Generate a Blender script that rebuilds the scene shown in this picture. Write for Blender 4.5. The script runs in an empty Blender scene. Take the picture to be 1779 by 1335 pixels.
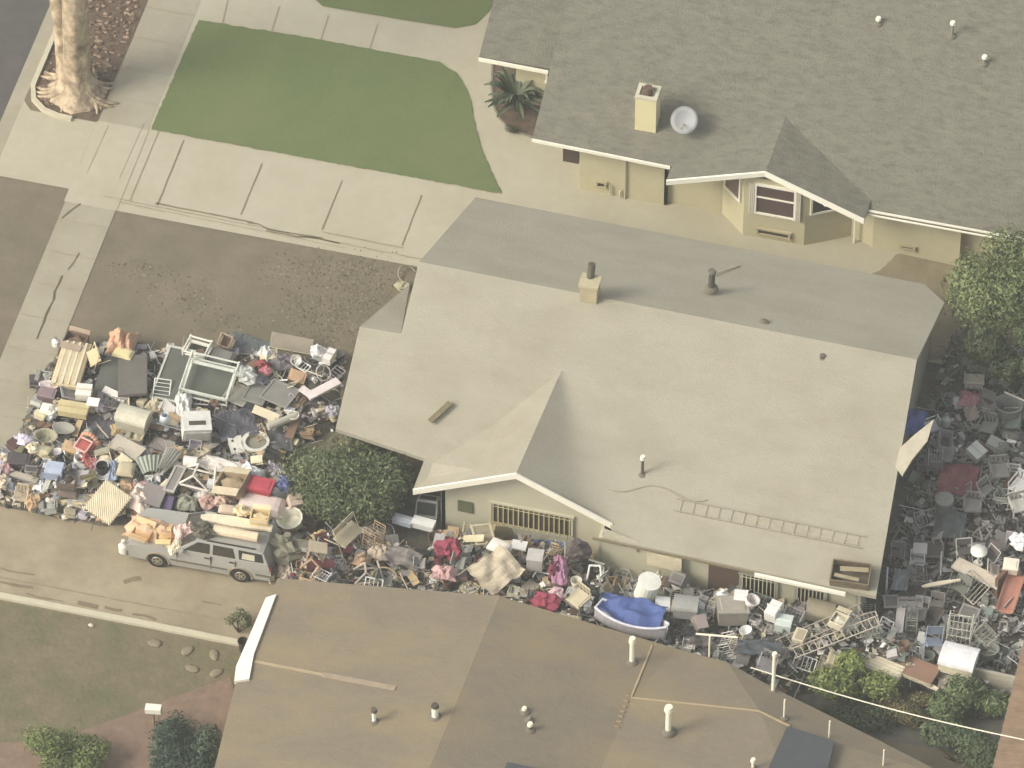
import bpy, math, random
from mathutils import Vector, Matrix, Euler, noise
R = math.radians
# ------------------------------------------------------------------ camera, sky, sun, exposure
sc = bpy.context.scene
PW, PH, FPX = 1779.0, 1335.0, 12000.0
TH, AL, DIST = R(47.7), R(14.3), 228.0
FW = Vector((-math.sin(AL)*math.cos(TH), math.cos(AL)*math.cos(TH), -math.sin(TH)))
RT = Vector((math.cos(AL), math.sin(AL), 0)); UP = RT.cross(FW)
CAM = -FW*DIST
cd = bpy.data.cameras.new('camera'); cam = bpy.data.objects.new('camera', cd)
sc.collection.objects.link(cam); sc.camera = cam
cam.matrix_world = Matrix.Translation(CAM) @ Matrix((RT, UP, -FW)).transposed().to_4x4()
cd.sensor_width = 36; cd.lens = 36*FPX/PW; cd.clip_start = 1; cd.clip_end = 2000
SUN_EL, SUN_AZ = 39, 236            # azimuth clockwise from +Y
world = bpy.data.worlds.new('World'); sc.world = world; world.use_nodes = True
nt = world.node_tree; sky = nt.nodes.new('ShaderNodeTexSky'); sky.sky_type = 'NISHITA'
sky.sun_disc = False; sky.sun_elevation = R(SUN_EL); sky.sun_rotation = R(SUN_AZ)
sky.air_density = 1.0; sky.dust_density = 4.0; sky.ozone_density = 0.6
hs = nt.nodes.new('ShaderNodeHueSaturation'); hs.inputs['Saturation'].default_value = .45; hs.inputs['Value'].default_value = 1.2
nt.links.new(sky.outputs[0], hs.inputs['Color']); nt.links.new(hs.outputs[0], nt.nodes['Background'].inputs[0]); nt.nodes['Background'].inputs[1].default_value = 0.15
sd = bpy.data.lights.new('sun', 'SUN'); sun = bpy.data.objects.new('sun', sd); sc.collection.objects.link(sun)
sdir = Vector((math.sin(R(SUN_AZ))*math.cos(R(SUN_EL)), math.cos(R(SUN_AZ))*math.cos(R(SUN_EL)), math.sin(R(SUN_EL))))
sun.rotation_euler = sdir.to_track_quat('Z', 'Y').to_euler()
sd.energy = 1.65; sd.angle = R(20.0); sd.color = (1.0, 0.965, 0.86)
sc.view_settings.view_transform = 'Standard'; sc.view_settings.look = 'None'
sc.view_settings.exposure = 0.36; sc.view_settings.gamma = 1
sc.cycles.max_bounces = 5; sc.cycles.volume_bounces = 0

# ------------------------------------------------------------------ helpers
def G(x, y, z=0.0):
    """world point at height z seen at a survey coordinate of the aerial view"""
    d = FW*FPX + RT*(x-PW/2) - UP*(y-PH/2)
    return CAM + d*((z-CAM.z)/d.z)
def lin(c):
    return tuple((v/255/12.92 if v/255 <= .04045 else ((v/255+.055)/1.055)**2.4) for v in c)
MATS = {}
def M(rgb, rough=.85, var=.12, scale=3.0, bump=.0, metal=0.0, spec=.3, var2=0.0, scale2=.4, tint=None, k=.74, alpha=1.0, stretch=1.0):
    key = (tuple(rgb), rough, var, scale, bump, metal, spec, var2, scale2, tint, k, alpha, stretch)
    if key in MATS: return MATS[key]
    m = bpy.data.materials.new('surface'); m.use_nodes = True; n = m.node_tree; b = n.nodes['Principled BSDF']
    l = [min(.85, v*k) for v in lin(rgb)]
    b.inputs['Roughness'].default_value = rough; b.inputs['Metallic'].default_value = metal
    b.inputs['Specular IOR Level'].default_value = spec
    tc = n.nodes.new('ShaderNodeTexCoord'); mp = n.nodes.new('ShaderNodeMapping'); mp.inputs['Scale'].default_value = (stretch, 1, 1); n.links.new(tc.outputs['Object'], mp.inputs['Vector'])
    def mixer(c1, c2, sc_, det, src=None):
        t = n.nodes.new('ShaderNodeTexNoise'); t.inputs['Scale'].default_value = sc_; t.inputs['Detail'].default_value = det
        t.inputs['Roughness'].default_value = .65
        n.links.new(mp.outputs[0], t.inputs['Vector'])
        r = n.nodes.new('ShaderNodeValToRGB'); r.color_ramp.elements[0].position = .3; r.color_ramp.elements[1].position = .7
        n.links.new(t.outputs['Fac'], r.inputs['Fac'])
        x = n.nodes.new('ShaderNodeMix'); x.data_type = 'RGBA'
        n.links.new(r.outputs['Color'], x.inputs['Factor'])
        for s, c in ((6, c1), (7, c2)):
            if isinstance(c, tuple): x.inputs[s].default_value = (*c, 1)
            else: n.links.new(c, x.inputs[s])
        return x.outputs[2], t
    lo = tuple(v*(1-var) for v in l); hi = tuple(min(.9, v*(1+var)) for v in l)
    out, t1 = mixer(lo, hi, scale, 5)
    if var2 or tint:
        tl = tuple(v*k for v in lin(tint)) if tint else tuple(v*(1-var2) for v in l)
        x, t2 = mixer(tl, tl, scale2, 4)
        y = n.nodes.new('ShaderNodeMix'); y.data_type = 'RGBA'
        r = n.nodes.new('ShaderNodeValToRGB'); r.color_ramp.elements[0].position = .42; r.color_ramp.elements[1].position = .68
        r.color_ramp.elements[1].color = (max(var2, .3),)*3 + (1,)
        n.links.new(t2.outputs['Fac'], r.inputs['Fac']); n.links.new(r.outputs['Color'], y.inputs['Factor'])
        n.links.new(out, y.inputs[6]); y.inputs[7].default_value = (*tl, 1); out = y.outputs[2]
    n.links.new(out, b.inputs['Base Color'])
    if bump:
        bp = n.nodes.new('ShaderNodeBump'); bp.inputs['Strength'].default_value = min(1, bump); bp.inputs['Distance'].default_value = .03
        tb = n.nodes.new('ShaderNodeTexNoise'); tb.inputs['Scale'].default_value = max(scale*2, 6); tb.inputs['Detail'].default_value = 6
        n.links.new(tc.outputs['Object'], tb.inputs['Vector'])
        n.links.new(tb.outputs['Fac'], bp.inputs['Height']); n.links.new(bp.outputs['Normal'], b.inputs['Normal'])
    if alpha < 1: b.inputs['Alpha'].default_value = alpha
    MATS[key] = m; return m

class MB:
    def __init__(s): s.v = []; s.f = []; s.mi = []; s.cur = 0
    def add(s, vs, fs):
        o = len(s.v); s.v += [tuple(v) for v in vs]; s.f += [tuple(i+o for i in f) for f in fs]; s.mi += [s.cur]*len(fs); return s
    def box(s, c, d, rz=0, rx=0, ry=0, taper=1.0):
        m = Euler((rx, ry, rz)).to_matrix(); c = Vector(c); vs = []
        for z in (-1, 1):
            k = taper if z > 0 else 1
            for x, y in ((-1, -1), (1, -1), (1, 1), (-1, 1)):
                vs.append(c + m @ Vector((x*d[0]/2*k, y*d[1]/2*k, z*d[2]/2)))
        return s.add(vs, [(3, 2, 1, 0), (4, 5, 6, 7), (0, 1, 5, 4), (1, 2, 6, 5), (2, 3, 7, 6), (3, 0, 4, 7)])
    def cyl(s, p0, p1, r0, r1=None, n=8, caps=True):
        p0, p1 = Vector(p0), Vector(p1); r1 = r0 if r1 is None else r1; a = p1-p0
        if a.length < 1e-6: return s
        q = a.to_track_quat('Z', 'Y').to_matrix(); vs = []
        for p, r in ((p0, r0), (p1, r1)):
            for i in range(n):
                t = 2*math.pi*i/n; vs.append(p + q @ Vector((r*math.cos(t), r*math.sin(t), 0)))
        fs = [(i, (i+1) % n, n+(i+1) % n, n+i) for i in range(n)]
        if caps: fs += [tuple(range(n-1, -1, -1)), tuple(range(n, 2*n))]
        return s.add(vs, fs)
    def tube(s, pts, r=.015, n=5):
        for a, b in zip(pts[:-1], pts[1:]): s.cyl(a, b, r, n=n)
        return s
    def lathe(s, prof, n=16, c=(0, 0, 0), sx=1, sy=1):
        vs = []
        for r, z in prof:
            for i in range(n):
                t = 2*math.pi*i/n; vs.append((c[0]+r*sx*math.cos(t), c[1]+r*sy*math.sin(t), c[2]+z))
        k = len(prof); fs = [(j*n+i, j*n+(i+1) % n, (j+1)*n+(i+1) % n, (j+1)*n+i) for j in range(k-1) for i in range(n)]
        fs += [tuple(range(n-1, -1, -1)), tuple((k-1)*n+i for i in range(n))]
        return s.add(vs, fs)
    def blob(s, c, r, seed=0, amp=.25, n=10, fr=1.6, flat=0.0):
        vs = []; m = n//2+2
        for j in range(m+1):
            ph = math.pi*j/m
            for i in range(n):
                t = 2*math.pi*i/n; d = Vector((math.sin(ph)*math.cos(t), math.sin(ph)*math.sin(t), math.cos(ph)))
                k = 1+amp*noise.noise(d*fr+Vector((seed*3.1, seed*1.7, 0)))*2
                p = Vector((d.x*r[0], d.y*r[1], d.z*r[2]))*k
                if p.z < -r[2]*(1-flat): p.z = -r[2]*(1-flat)
                vs.append(Vector(c)+p)
        fs = [(j*n+i, (j+1)*n+i, (j+1)*n+(i+1) % n, j*n+(i+1) % n) for j in range(m) for i in range(n)]
        return s.add(vs, fs)
    def prism(s, poly, z0, z1, off=(0, 0)):
        n = len(poly); a = sum(poly[i][0]*poly[(i+1) % n][1]-poly[(i+1) % n][0]*poly[i][1] for i in range(n))
        if a < 0: poly = poly[::-1]
        vs = [(x, y, z0) for x, y in poly]+[(x, y, z1) for x, y in poly]
        return s.add(vs, [tuple(range(n-1, -1, -1)), tuple(range(n, 2*n))]+[(i, (i+1) % n, n+(i+1) % n, n+i) for i in range(n)])
    def sheet(s, L, W, fn, nx=10, ny=10, th=.02):
        vs = []
        for dz in (0, -th):
            for j in range(ny+1):
                for i in range(nx+1):
                    x, y = (i/nx-.5)*L, (j/ny-.5)*W; p = fn(x, y)
                    vs.append((p[0], p[1], p[2]+dz) if isinstance(p, tuple) else (x, y, p+dz))
        w = nx+1; o = (nx+1)*(ny+1); fs = []
        for j in range(ny):
            for i in range(nx):
                a = j*w+i; fs += [(a, a+1, a+w+1, a+w), (o+a, o+a+w, o+a+w+1, o+a+1)]
        for i in range(nx):
            fs += [(i+1, i, o+i, o+i+1), (ny*w+i, ny*w+i+1, o+ny*w+i+1, o+ny*w+i)]
        for j in range(ny):
            a = j*w; fs += [(a, a+w, o+a+w, o+a), (a+w+nx, a+nx, o+a+nx, o+a+w+nx)]
        return s.add(vs, fs)
    def roof(s, verts, faces, th=.14):
        """slab: top faces, bottom faces th lower, sides on boundary edges"""
        n = len(verts); vs = [tuple(v) for v in verts]+[(v[0], v[1], v[2]-th) for v in verts]; fs = []; ed = {}
        for f in faces:
            a = (Vector(verts[f[1]])-Vector(verts[f[0]])).cross(Vector(verts[f[2]])-Vector(verts[f[0]]))
            if a.z < 0: f = f[::-1]
            fs += [tuple(f), tuple(n+i for i in f[::-1])]
            for i in range(len(f)):
                e = (f[i], f[(i+1) % len(f)]); ed[e] = 1
        for a, b in ed:
            if (b, a) not in ed: fs.append((b, a, n+a, n+b))
        return s.add(vs, fs)
    def build(s, name, mats, parent=None, smooth=False):
        me = bpy.data.meshes.new(name); me.from_pydata(s.v, [], s.f); me.update()
        if not isinstance(mats, (list, tuple)): mats = [mats]
        for m in mats: me.materials.append(m)
        for p, i in zip(me.polygons, s.mi):
            p.material_index = min(i, len(mats)-1); p.use_smooth = smooth
        o = bpy.data.objects.new(name, me); sc.collection.objects.link(o)
        if parent: o.parent = parent
        return o
def tag(o, label=None, cat=None, group=None, kind=None):
    for k, v in (('label', label), ('category', cat), ('group', group), ('kind', kind)):
        if v: o[k] = v
    return o
def empty(name, loc, label, cat, group=None, rz=0):
    o = bpy.data.objects.new(name, None); sc.collection.objects.link(o); o.location = loc; o.rotation_euler.z = rz
    o.empty_display_size = .2
    return tag(o, label, cat, group)
def poly_px(L, z=0.0):
    return [tuple(G(x, y, z)[:2]) for x, y in L]
LAYER = [0]
def ground_sheet(name, poly, z, mat):
    """a flat ground sheet, finely cut into triangles by its own polygon"""
    from mathutils.geometry import tessellate_polygon
    vs = [Vector((x, y, z)) for x, y in poly]; b = MB()
    b.v = [tuple(v) for v in vs]
    for t in tessellate_polygon([vs]):
        a = (vs[t[1]]-vs[t[0]]).cross(vs[t[2]]-vs[t[0]])
        b.f.append(tuple(t) if a.z > 0 else tuple(t[::-1])); b.mi.append(0)
    return tag(b.build(name, mat), kind='structure')

def ragged(P_, amp=.05):
    out = []
    for i, a in enumerate(P_):
        c = P_[(i+1) % len(P_)]; n = max(1, int(math.dist(a, c)/.12))
        for k in range(n):
            t = k/n; x, y = a[0]+(c[0]-a[0])*t, a[1]+(c[1]-a[1])*t; q = Vector((x*5, y*5, 1))
            out.append((x+amp*noise.noise(q), y+amp*noise.noise(q+Vector((9, 9, 9)))))
    return out
# ------------------------------------------------------------------ ground, paving, lawns
CONC = (198, 190, 164)
m_dirt = M((134, 121, 100), var=.16, scale=1.2, tint=(112, 110, 84), scale2=.28, var2=.55, bump=.6)
m_yard = M((114, 109, 98), var=.3, scale=2.2, bump=.8)
m_asph = M((98, 94, 88), var=.14, scale=1.5, tint=(112, 105, 95), scale2=.3, var2=.4, bump=.3)
m_conc = M(CONC, var=.05, scale=2.5, tint=(180, 169, 140), scale2=.35, var2=.45, bump=.15)
m_walk = M((182, 173, 149), var=.06, scale=2.5, tint=(162, 151, 126), scale2=.5, var2=.55, bump=.2)
m_drive = M((178, 164, 135), var=.09, scale=1.6, tint=(150, 134, 110), scale2=.45, var2=.7, bump=.35)
m_lawn = M((110, 123, 74), var=.07, scale=7, tint=(124, 130, 84), scale2=.35, var2=.75, bump=.3)
m_lawn2 = M((132, 120, 92), var=.14, scale=2.5, tint=(108, 108, 76), scale2=.7, var2=.9, bump=1.0)
m_brick = M((146, 122, 102), var=.2, scale=3.2, bump=.4)
m_bed = M((112, 94, 76), var=.3, scale=4, bump=1.0)
m_crack = M((128, 116, 94), var=.2)
m_curb = M((216, 206, 176), var=.06, scale=3)

g = MB(); g.sheet(110, 150, lambda x, y: 0.0, 10, 10, .2); gr = g.build('ground', m_dirt); tag(gr, kind='structure')
def rect(x0, x1, y0, y1): return [(x0, y0), (x1, y0), (x1, y1), (x0, y1)]
ground_sheet('street', rect(-49, -19.95, -60, 60), .004, m_asph)
ground_sheet('gutter', rect(-19.95, -19.45, -60, 60), .008, m_walk)
ground_sheet('back_yard', rect(12.6, 20.0, -11.8, 8.6), .004, m_yard)
ground_sheet('grime_and_shade_sheet', ragged([(7.5, 4.6), (20, 4.4), (20, 9.4), (13.2, 9.0), (11.2, 9.0), (10.4, 7.6), (9.2, 6.6)], .12), .014, M((160, 147, 118), var=.1, scale=2.5, tint=(134, 122, 96), scale2=.8, var2=.8, bump=.5))  # brown sheet over the concrete: grime plus the house's shade in its colour
ground_sheet('side_yard', rect(-4.4, 12.6, -11.8, -5.0), .004, m_yard)
ground_sheet('concrete_yard', rect(-16.75, 20, 4.36, 30), .010, m_conc)
ground_sheet('driveway_apron', [(-19.45, 4.95), (-16.75, 4.95), (-16.75, 8.2), (-19.1, 8.2), (-19.45, 8.6)], .012, m_conc)
ground_sheet('sidewalk', rect(-16.7, -14.93, -60, 60), .016, m_walk)
ground_sheet('driveway', [(-19.45, -12.86), (-4.9, -12.86), (-4.9, -8.2), (-19.45, -8.2)], .022, m_drive)
ground_sheet('driveway_crossing', rect(-16.72, -14.9, 4.34, 8.28), .024, m_conc)
lawn = poly_px([(262, 226), (345, 36), (520, 64), (700, 97), (765, 110), (795, 130), (815, 165), (825, 215), (838, 265), (856, 305), (872, 338), (565, 282)])
ground_sheet('front_lawn', ragged(lawn), .040, m_lawn)
ground_sheet('lawn_beyond_walk', poly_px([(515, -30), (560, 12), (700, 36), (790, 50), (825, 44), (850, 20), (870, -30)]), .040, m_lawn)
ground_sheet('corner_lawn', [(-19.45, -60), (-14.0, -60), (3, -40), (-3.8, -13.2), (-19.45, -13.2)], .006, m_lawn2)
ground_sheet('brick_path', poly_px([(-60, 1305), (-20, 1292), (75, 1288), (150, 1268), (245, 1234), (320, 1205), (400, 1178), (420, 1240), (390, 1420), (-60, 1420)]), .024, m_brick)
ground_sheet('palm_bed', poly_px([(856, 110), (854, 150), (857, 185), (868, 208), (888, 226), (925, 240), (990, 230), (1000, 130)]), .030, m_bed)
bed = [(-19.25, 30), (-19.25, 9.3), (-19.05, 8.75), (-18.6, 8.4), (-18.1, 8.25), (-16.72, 8.25), (-16.72, 30)]
ground_sheet('tree_bed', bed, .030, m_bed)
# bed kerb, driveway kerb
def path_bar(name, pts, w, h, mat, z0=0.0, label=None, cat=None):
    b = MB()
    L, Rr = [], []
    for i, p in enumerate(pts):
        a = Vector(pts[max(0, i-1)]); c = Vector(pts[min(len(pts)-1, i+1)]); d = (c-a).normalized(); nrm = Vector((-d.y, d.x))
        L.append(Vector(p)+nrm*w/2); Rr.append(Vector(p)-nrm*w/2)
    for i in range(len(pts)-1):
        q = [L[i], Rr[i], Rr[i+1], L[i+1]]
        vs = [(p.x, p.y, z0) for p in q]+[(p.x, p.y, z0+h) for p in q]
        b.add(vs, [(4, 5, 6, 7), (0, 3, 7, 4), (1, 5, 6, 2), (0, 4, 5, 1), (3, 2, 6, 7), (0, 1, 2, 3)])
    o = b.build(name, mat); tag(o, label, cat, kind=None if label else 'structure'); return o
path_bar('kerb', [(-19.35, 40), (-19.35, 9.3), (-19.13, 8.68), (-18.65, 8.28), (-18.1, 8.12), (-17.6, 8.10)], .17, .13, m_curb)
path_bar('kerb', [(-19.45, -60), (-19.45, -13.1)], .16, .12, m_curb)
path_bar('driveway_kerb', [(-19.4, -13.02), (-9.0, -13.0), (-4.6, -13.02)], .22, .10, m_curb)
path_bar('planting_kerb', [tuple(p) for p in poly_px([(856, 110), (854, 150), (857, 185), (868, 208), (888, 226), (925, 240)])], .07, .06, M((150, 140, 118)))
# paving joints and cracks, a thin inlaid strip each, and weeds
def joint(name, a, b, w=.035, mat=None, wob=0.0, z=.030):
    a, b = Vector(a), Vector(b); n = max(2, int((b-a).length/.35)) if wob else 1
    d = (b-a).normalized(); nr = Vector((-d.y, d.x)); pts = []
    for i in range(n+1):
        k = noise.noise(Vector((a.x+i*.7, a.y, w*50)))*wob if 0 < i < n else 0
        pts.append(a+(b-a)*i/n+nr*k)
    bm = MB()
    for i in range(n):
        ww = w*(1+.6*noise.noise(Vector((i*1.3, a.x, a.y)))) if wob else w
        p, q = pts[i], pts[i+1]
        vs = [(*(p+nr*ww/2), z), (*(p-nr*ww/2), z), (*(q-nr*ww/2), z), (*(q+nr*ww/2), z)]
        bm.add(vs, [(0, 1, 2, 3)])
    return tag(bm.build(name, mat or m_crack), kind='structure')
m_joint = M((160, 148, 120)); m_joint_soft = M((176, 164, 134))
def gp(x, y): return G(x, y, 0)[:2]
for a, b in (((273, 358), (319, 245)), ((418, 374), (455, 285)), ((559, 400), (594, 315)), ((698, 428), (732, 340))):
    joint('paving_joint', gp(*a), gp(*b), .035, M((146, 134, 108)), .02)
for a, b in (((152, 300), (188, 220)), ((208, 310), (250, 215)), ((225, 350), (275, 230))):
    joint('paving_joint', gp(*a), gp(*b), .03, m_joint_soft, 0)
joint('paving_joint', gp(180, 342), gp(870, 479), .03, m_joint, .03)
joint('paving_joint', gp(205, 352), gp(600, 432), .03, m_joint_soft, .03)
joint('paving_crack', gp(270, 354), gp(440, 388), .06, M((142, 130, 104)), .10)
joint('paving_crack', gp(430, 388), gp(560, 415), .05, M((132, 121, 94)), .16)
joint('paving_crack', gp(462, 402), gp(590, 424), .06, M((128, 118, 92)), .22)
joint('paving_crack', gp(560, 404), gp(700, 432), .035, m_joint, .03)
joint('sidewalk_crack', gp(64, 590), gp(108, 480), .06, M((104, 97, 66)), .10)
joint('sidewalk_crack', gp(118, 470), gp(138, 440), .04, m_crack, .06)
joint('sidewalk_crack', gp(108, 380), gp(140, 355), .06, M((120, 108, 86)), .12)
for k in range(-9, 16):
    if not 4 < k*1.5+.5 < 8.6: joint('sidewalk_joint', (-16.68, k*1.5+.5), (-14.95, k*1.5+.5), .03, m_joint_soft, .02)
for x in (400, 485, 570, 655): joint('paving_joint', gp(x, -20 if x < 450 else (x-400)*.19-4), gp(x-14, (x-350)*.183+33), .03, m_joint_soft)
for a, b, w in (((0, 988), (60, 1000), .05), ((0, 1012), (58, 1022), .10), ((45, 1032), (110, 1046), .05), ((135, 1048), (170, 1056), .14), ((182, 1056), (212, 1062), .12), ((230, 1068), (272, 1078), .10), ((215, 1013), (245, 1006), .16), ((350, 1046), (385, 1052), .06)):
    joint('driveway_stain', gp(*a), gp(*b), w, M((140, 124, 100), var=.2, scale=6), .08, z=.032)
joint('driveway_joint', (-19.4, -12.25), (-5.0, -12.2), .05, M((158, 144, 116)), .03, z=.030)
for i, (x, y) in enumerate(((270, 1119), (326, 1132), (372, 1139), (334, 1163), (376, 1170))):
    b = MB(); p = G(x, y, 0); b.blob((0, 0, .02), (.24, .15, .045), i, .15, 12)
    o = b.build('stepping_stone', M((150, 138, 112)), smooth=True); o.location = (p.x, p.y, .01); o.rotation_euler.z = i
    tag(o, ['pale stepping stone furthest left of the five in the lawn', 'pale stepping stone in the middle of the upper row of three', 'pale stepping stone at the right end of the upper row', 'left one of the two lower stepping stones', 'right one of the two lower stepping stones near the bricks'][i], 'stepping stone', 'stepping stones in the corner lawn')
b = MB(); b.blob((0, 0, .05), (.09, .05, .05), 3); p = G(158, 1088, 0)
o = b.build('paper_scrap', M((235, 228, 205))); o.location = p; tag(o, 'small crumpled white paper scrap lying on the corner lawn', 'litter')

# ------------------------------------------------------------------ foliage
def leaf_mesh(name, clumps, n, size, mats, seed, parent=None, flat=.35):
    rnd = random.Random(seed); b = MB(); tot = sum(c[1][0]*c[1][1] for c in clumps)
    for ci, (c, r) in enumerate(clumps):
        k = int(n*r[0]*r[1]/tot)
        for i in range(k):
            while True:
                d = Vector((rnd.uniform(-1, 1), rnd.uniform(-1, 1), rnd.uniform(-1, 1)))
                if .1 < d.length <= 1: break
            d = d.normalized()*(rnd.random()**.28)
            d *= 1+.35*noise.noise(d*2.3+Vector((ci*3.3, seed, 0)))
            p = Vector(c)+Vector((d.x*r[0], d.y*r[1], d.z*r[2]))
            nrm = (d+Vector((rnd.uniform(-.8, .8), rnd.uniform(-.8, .8), rnd.uniform(-.4, 1.0)))).normalized()
            t = nrm.orthogonal().normalized(); t = Matrix.Rotation(rnd.random()*6.28, 3, nrm) @ t; u = nrm.cross(t)
            s = size*rnd.uniform(.6, 1.5)
            b.cur = rnd.choice((0, 0, 1, 1, 2)) if ci % 2 else rnd.choice((0, 1, 1, 2, 2))
            b.add([p-t*s, p-u*s*flat, p+t*s, p+u*s*flat], [(0, 1, 2, 3)])
    return b.build(name, mats, parent)
def greens(*cs): return [M(c, rough=.6, var=.15, scale=3, k=.9) for c in cs]
def clump_set(c, r, n, seed, sub=.5):
    rnd = random.Random(seed); out = []
    for i in range(n):
        a = rnd.random()*6.28; e = rnd.uniform(-.5, 1); q = rnd.uniform(.35, .75)
        out.append(((c[0]+math.cos(a)*r[0]*q, c[1]+math.sin(a)*r[1]*q, c[2]+e*r[2]*.6), tuple(v*sub*rnd.uniform(.7, 1.2) for v in r)))
    return out
def shrub(name, px, z, r, n, seed, cols, label, cat='shrub', leaf=.07, count=5, group=None, sub=.55):
    p = G(px[0], px[1], z); root = empty(name, (p.x, p.y, 0), label, cat, group)
    leaf_mesh('foliage', clump_set((0, 0, z), r, count, seed, sub), n, leaf, greens(*cols), seed, root)
    b = MB(); rnd = random.Random(seed)
    for i in range(5):
        a = i*1.3+seed; b.cyl((0, 0, 0), (math.cos(a)*r[0]*.5, math.sin(a)*r[1]*.5, z+r[2]*.3), .04, .012, 5)
    b.build('stem', M((92, 78, 60)), root)
    return root
shrub('round_bush', (622, 838), 1.5, (2.15, 1.3, 1.35), 15000, 3, ((76, 90, 58), (94, 106, 68), (120, 124, 86)), 'big dark green bush growing against the left end of the cluttered house', 'bush', .075, 14)
shrub('yellow_green_shrub', (1480, 1188), .8, (1.2, .8, .8), 6000, 5, ((126, 140, 74), (150, 158, 92), (106, 120, 66)), 'bright yellow green shrub between the house wires and the white mattress', leaf=.07, group='garden shrubs by the back yard wall')
shrub('leafy_shrub', (1570, 1226), .4, (1.1, .6, .5), 2600, 6, ((122, 112, 74), (138, 122, 84), (92, 98, 62)), 'low yellowish weedy shrub just below the brown board', leaf=.06, group='garden shrubs by the back yard wall')
shrub('leafy_shrub', (1700, 1226), .7, (1.5, .95, .75), 7500, 7, ((96, 110, 70), (114, 126, 84), (80, 94, 60)), 'dark green shrub spreading beside the striped tile roof corner', leaf=.08, group='garden shrubs by the back yard wall')
shrub('leafy_shrub', (1660, 1305), .5, (1.5, 1.0, .6), 5500, 8, ((92, 106, 72), (104, 116, 82), (84, 96, 66)), 'dull green shrub below the overhead wire, lowest on the right', leaf=.08, group='garden shrubs by the back yard wall')
shrub('leafy_shrub', (1505, 1250), .3, (1.7, .5, .4), 2600, 18, ((66, 76, 52), (84, 92, 62), (58, 66, 48)), 'low dark shrub straggling under the overhead wire', leaf=.07, group='garden shrubs by the back yard wall')
shrub('light_green_shrub', (118, 1308), .7, (1.25, 1.0, .75), 7500, 9, ((108, 122, 66), (124, 134, 78), (94, 106, 60)), 'light green feathery shrub on the brick path at the lower left', leaf=.065, count=8)
shrub('dark_hedge', (325, 1290), .9, (1.15, 1.5, .9), 7500, 10, ((48, 66, 56), (60, 78, 60), (76, 90, 64)), 'dark green hedge beside the left wall of the brown roofed house', 'hedge', .075, 10)
shrub('low_shrub', (414, 1086), .35, (.45, .5, .35), 1100, 12, ((110, 112, 78), (96, 100, 68), (124, 122, 90)), 'small dull green shrub at the top of the white barge board', leaf=.05)
def tree(name, base, h, r, n, seed, cols, label, leaf, count, trunk_r=.16):
    root = empty(name, (base[0], base[1], 0), label, 'tree')
    b = MB(); b.cyl((0, 0, 0), (.1, .05, h*.6), trunk_r, trunk_r*.6, 9)
    for i in range(6):
        a = i*1.05+seed; b.cyl((.1, .05, h*(.35+.04*i)), (math.cos(a)*r[0]*.6, math.sin(a)*r[1]*.6, h*.75+.1*i), trunk_r*.45, .02, 6)
    b.build('trunk', M((104, 88, 70), bump=.8), root)
    leaf_mesh('crown', clump_set((0, 0, h), r, count, seed, .5), n, leaf, greens(*cols), seed, root)
tree('leafy_tree', (15.3, 5.7), 2.9, (2.0, 2.2, 1.35), 24000, 14, ((90, 102, 66), (112, 122, 76), (134, 142, 92)), 'green leafy tree over the back yard beside the grey roofed house', .07, 16)
tree('yellowing_tree', (16.6, 8.0), 3.6, (1.5, 1.6, 1.3), 9000, 16, ((102, 112, 58), (128, 124, 66), (86, 98, 56)), 'yellow tinged tree standing further back than the darker tree', .08, 10)
tree('narrow_tree', (16.2, 3.3), 2.3, (1.5, 1.2, 1.0), 9000, 17, ((62, 70, 48), (76, 84, 56), (92, 100, 64)), 'small dark tree between the leafy tree and the grey round tub', .08, 6, .08)
# spiky cycad in the bed
p = G(897, 190, 0); root = empty('cycad', (p.x, p.y, .03), 'spiky grey green cycad palm in the bed by the house entry', 'palm')
b = MB(); b.lathe([(.16, 0), (.2, .2), (.15, .45), (.05, .55)], 10); b.build('trunk', M((92, 78, 58), bump=1), root)
rnd = random.Random(5); b = MB()
for i in range(46):
    a = i*2.4; L = rnd.uniform(.9, 1.35); lift = rnd.uniform(.1, .95); pts = []
    for k in range(7):
        t = k/6; pts.append(Vector((math.cos(a)*L*t*(1-.25*lift), math.sin(a)*L*t*(1-.25*lift), .45+lift*L*math.sin(t*2.0)*.8)))
    s = Vector((-math.sin(a), math.cos(a), 0))
    for k in range(6):
        w = .11*math.sin(math.pi*(k+1)/7.5); w2 = .11*math.sin(math.pi*min(k+2, 7)/7.5); b.cur = i % 3
        b.add([pts[k]-s*w, pts[k]+Vector((0, 0, -.04)), pts[k+1]+Vector((0, 0, -.04)), pts[k+1]-s*w2], [(0, 1, 2, 3)])
        b.add([pts[k]+Vector((0, 0, -.04)), pts[k]+s*w, pts[k+1]+s*w2, pts[k+1]+Vector((0, 0, -.04))], [(0, 1, 2, 3)])
b.build('frond', greens((78, 88, 66), (98, 104, 80), (62, 72, 56)), root)
tag(root.children[-1], kind='stuff')
# small plants in the bed
for i, (x, y, lab) in enumerate(((893, 226, 'little dark shrub under the cycad, nearest the concrete'), )):
    shrub('low_shrub', (x, y), .15, (.35, .2, .15), 400, 30+i, ((70, 74, 56), (98, 88, 66), (84, 82, 60)), lab, leaf=.035)
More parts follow.
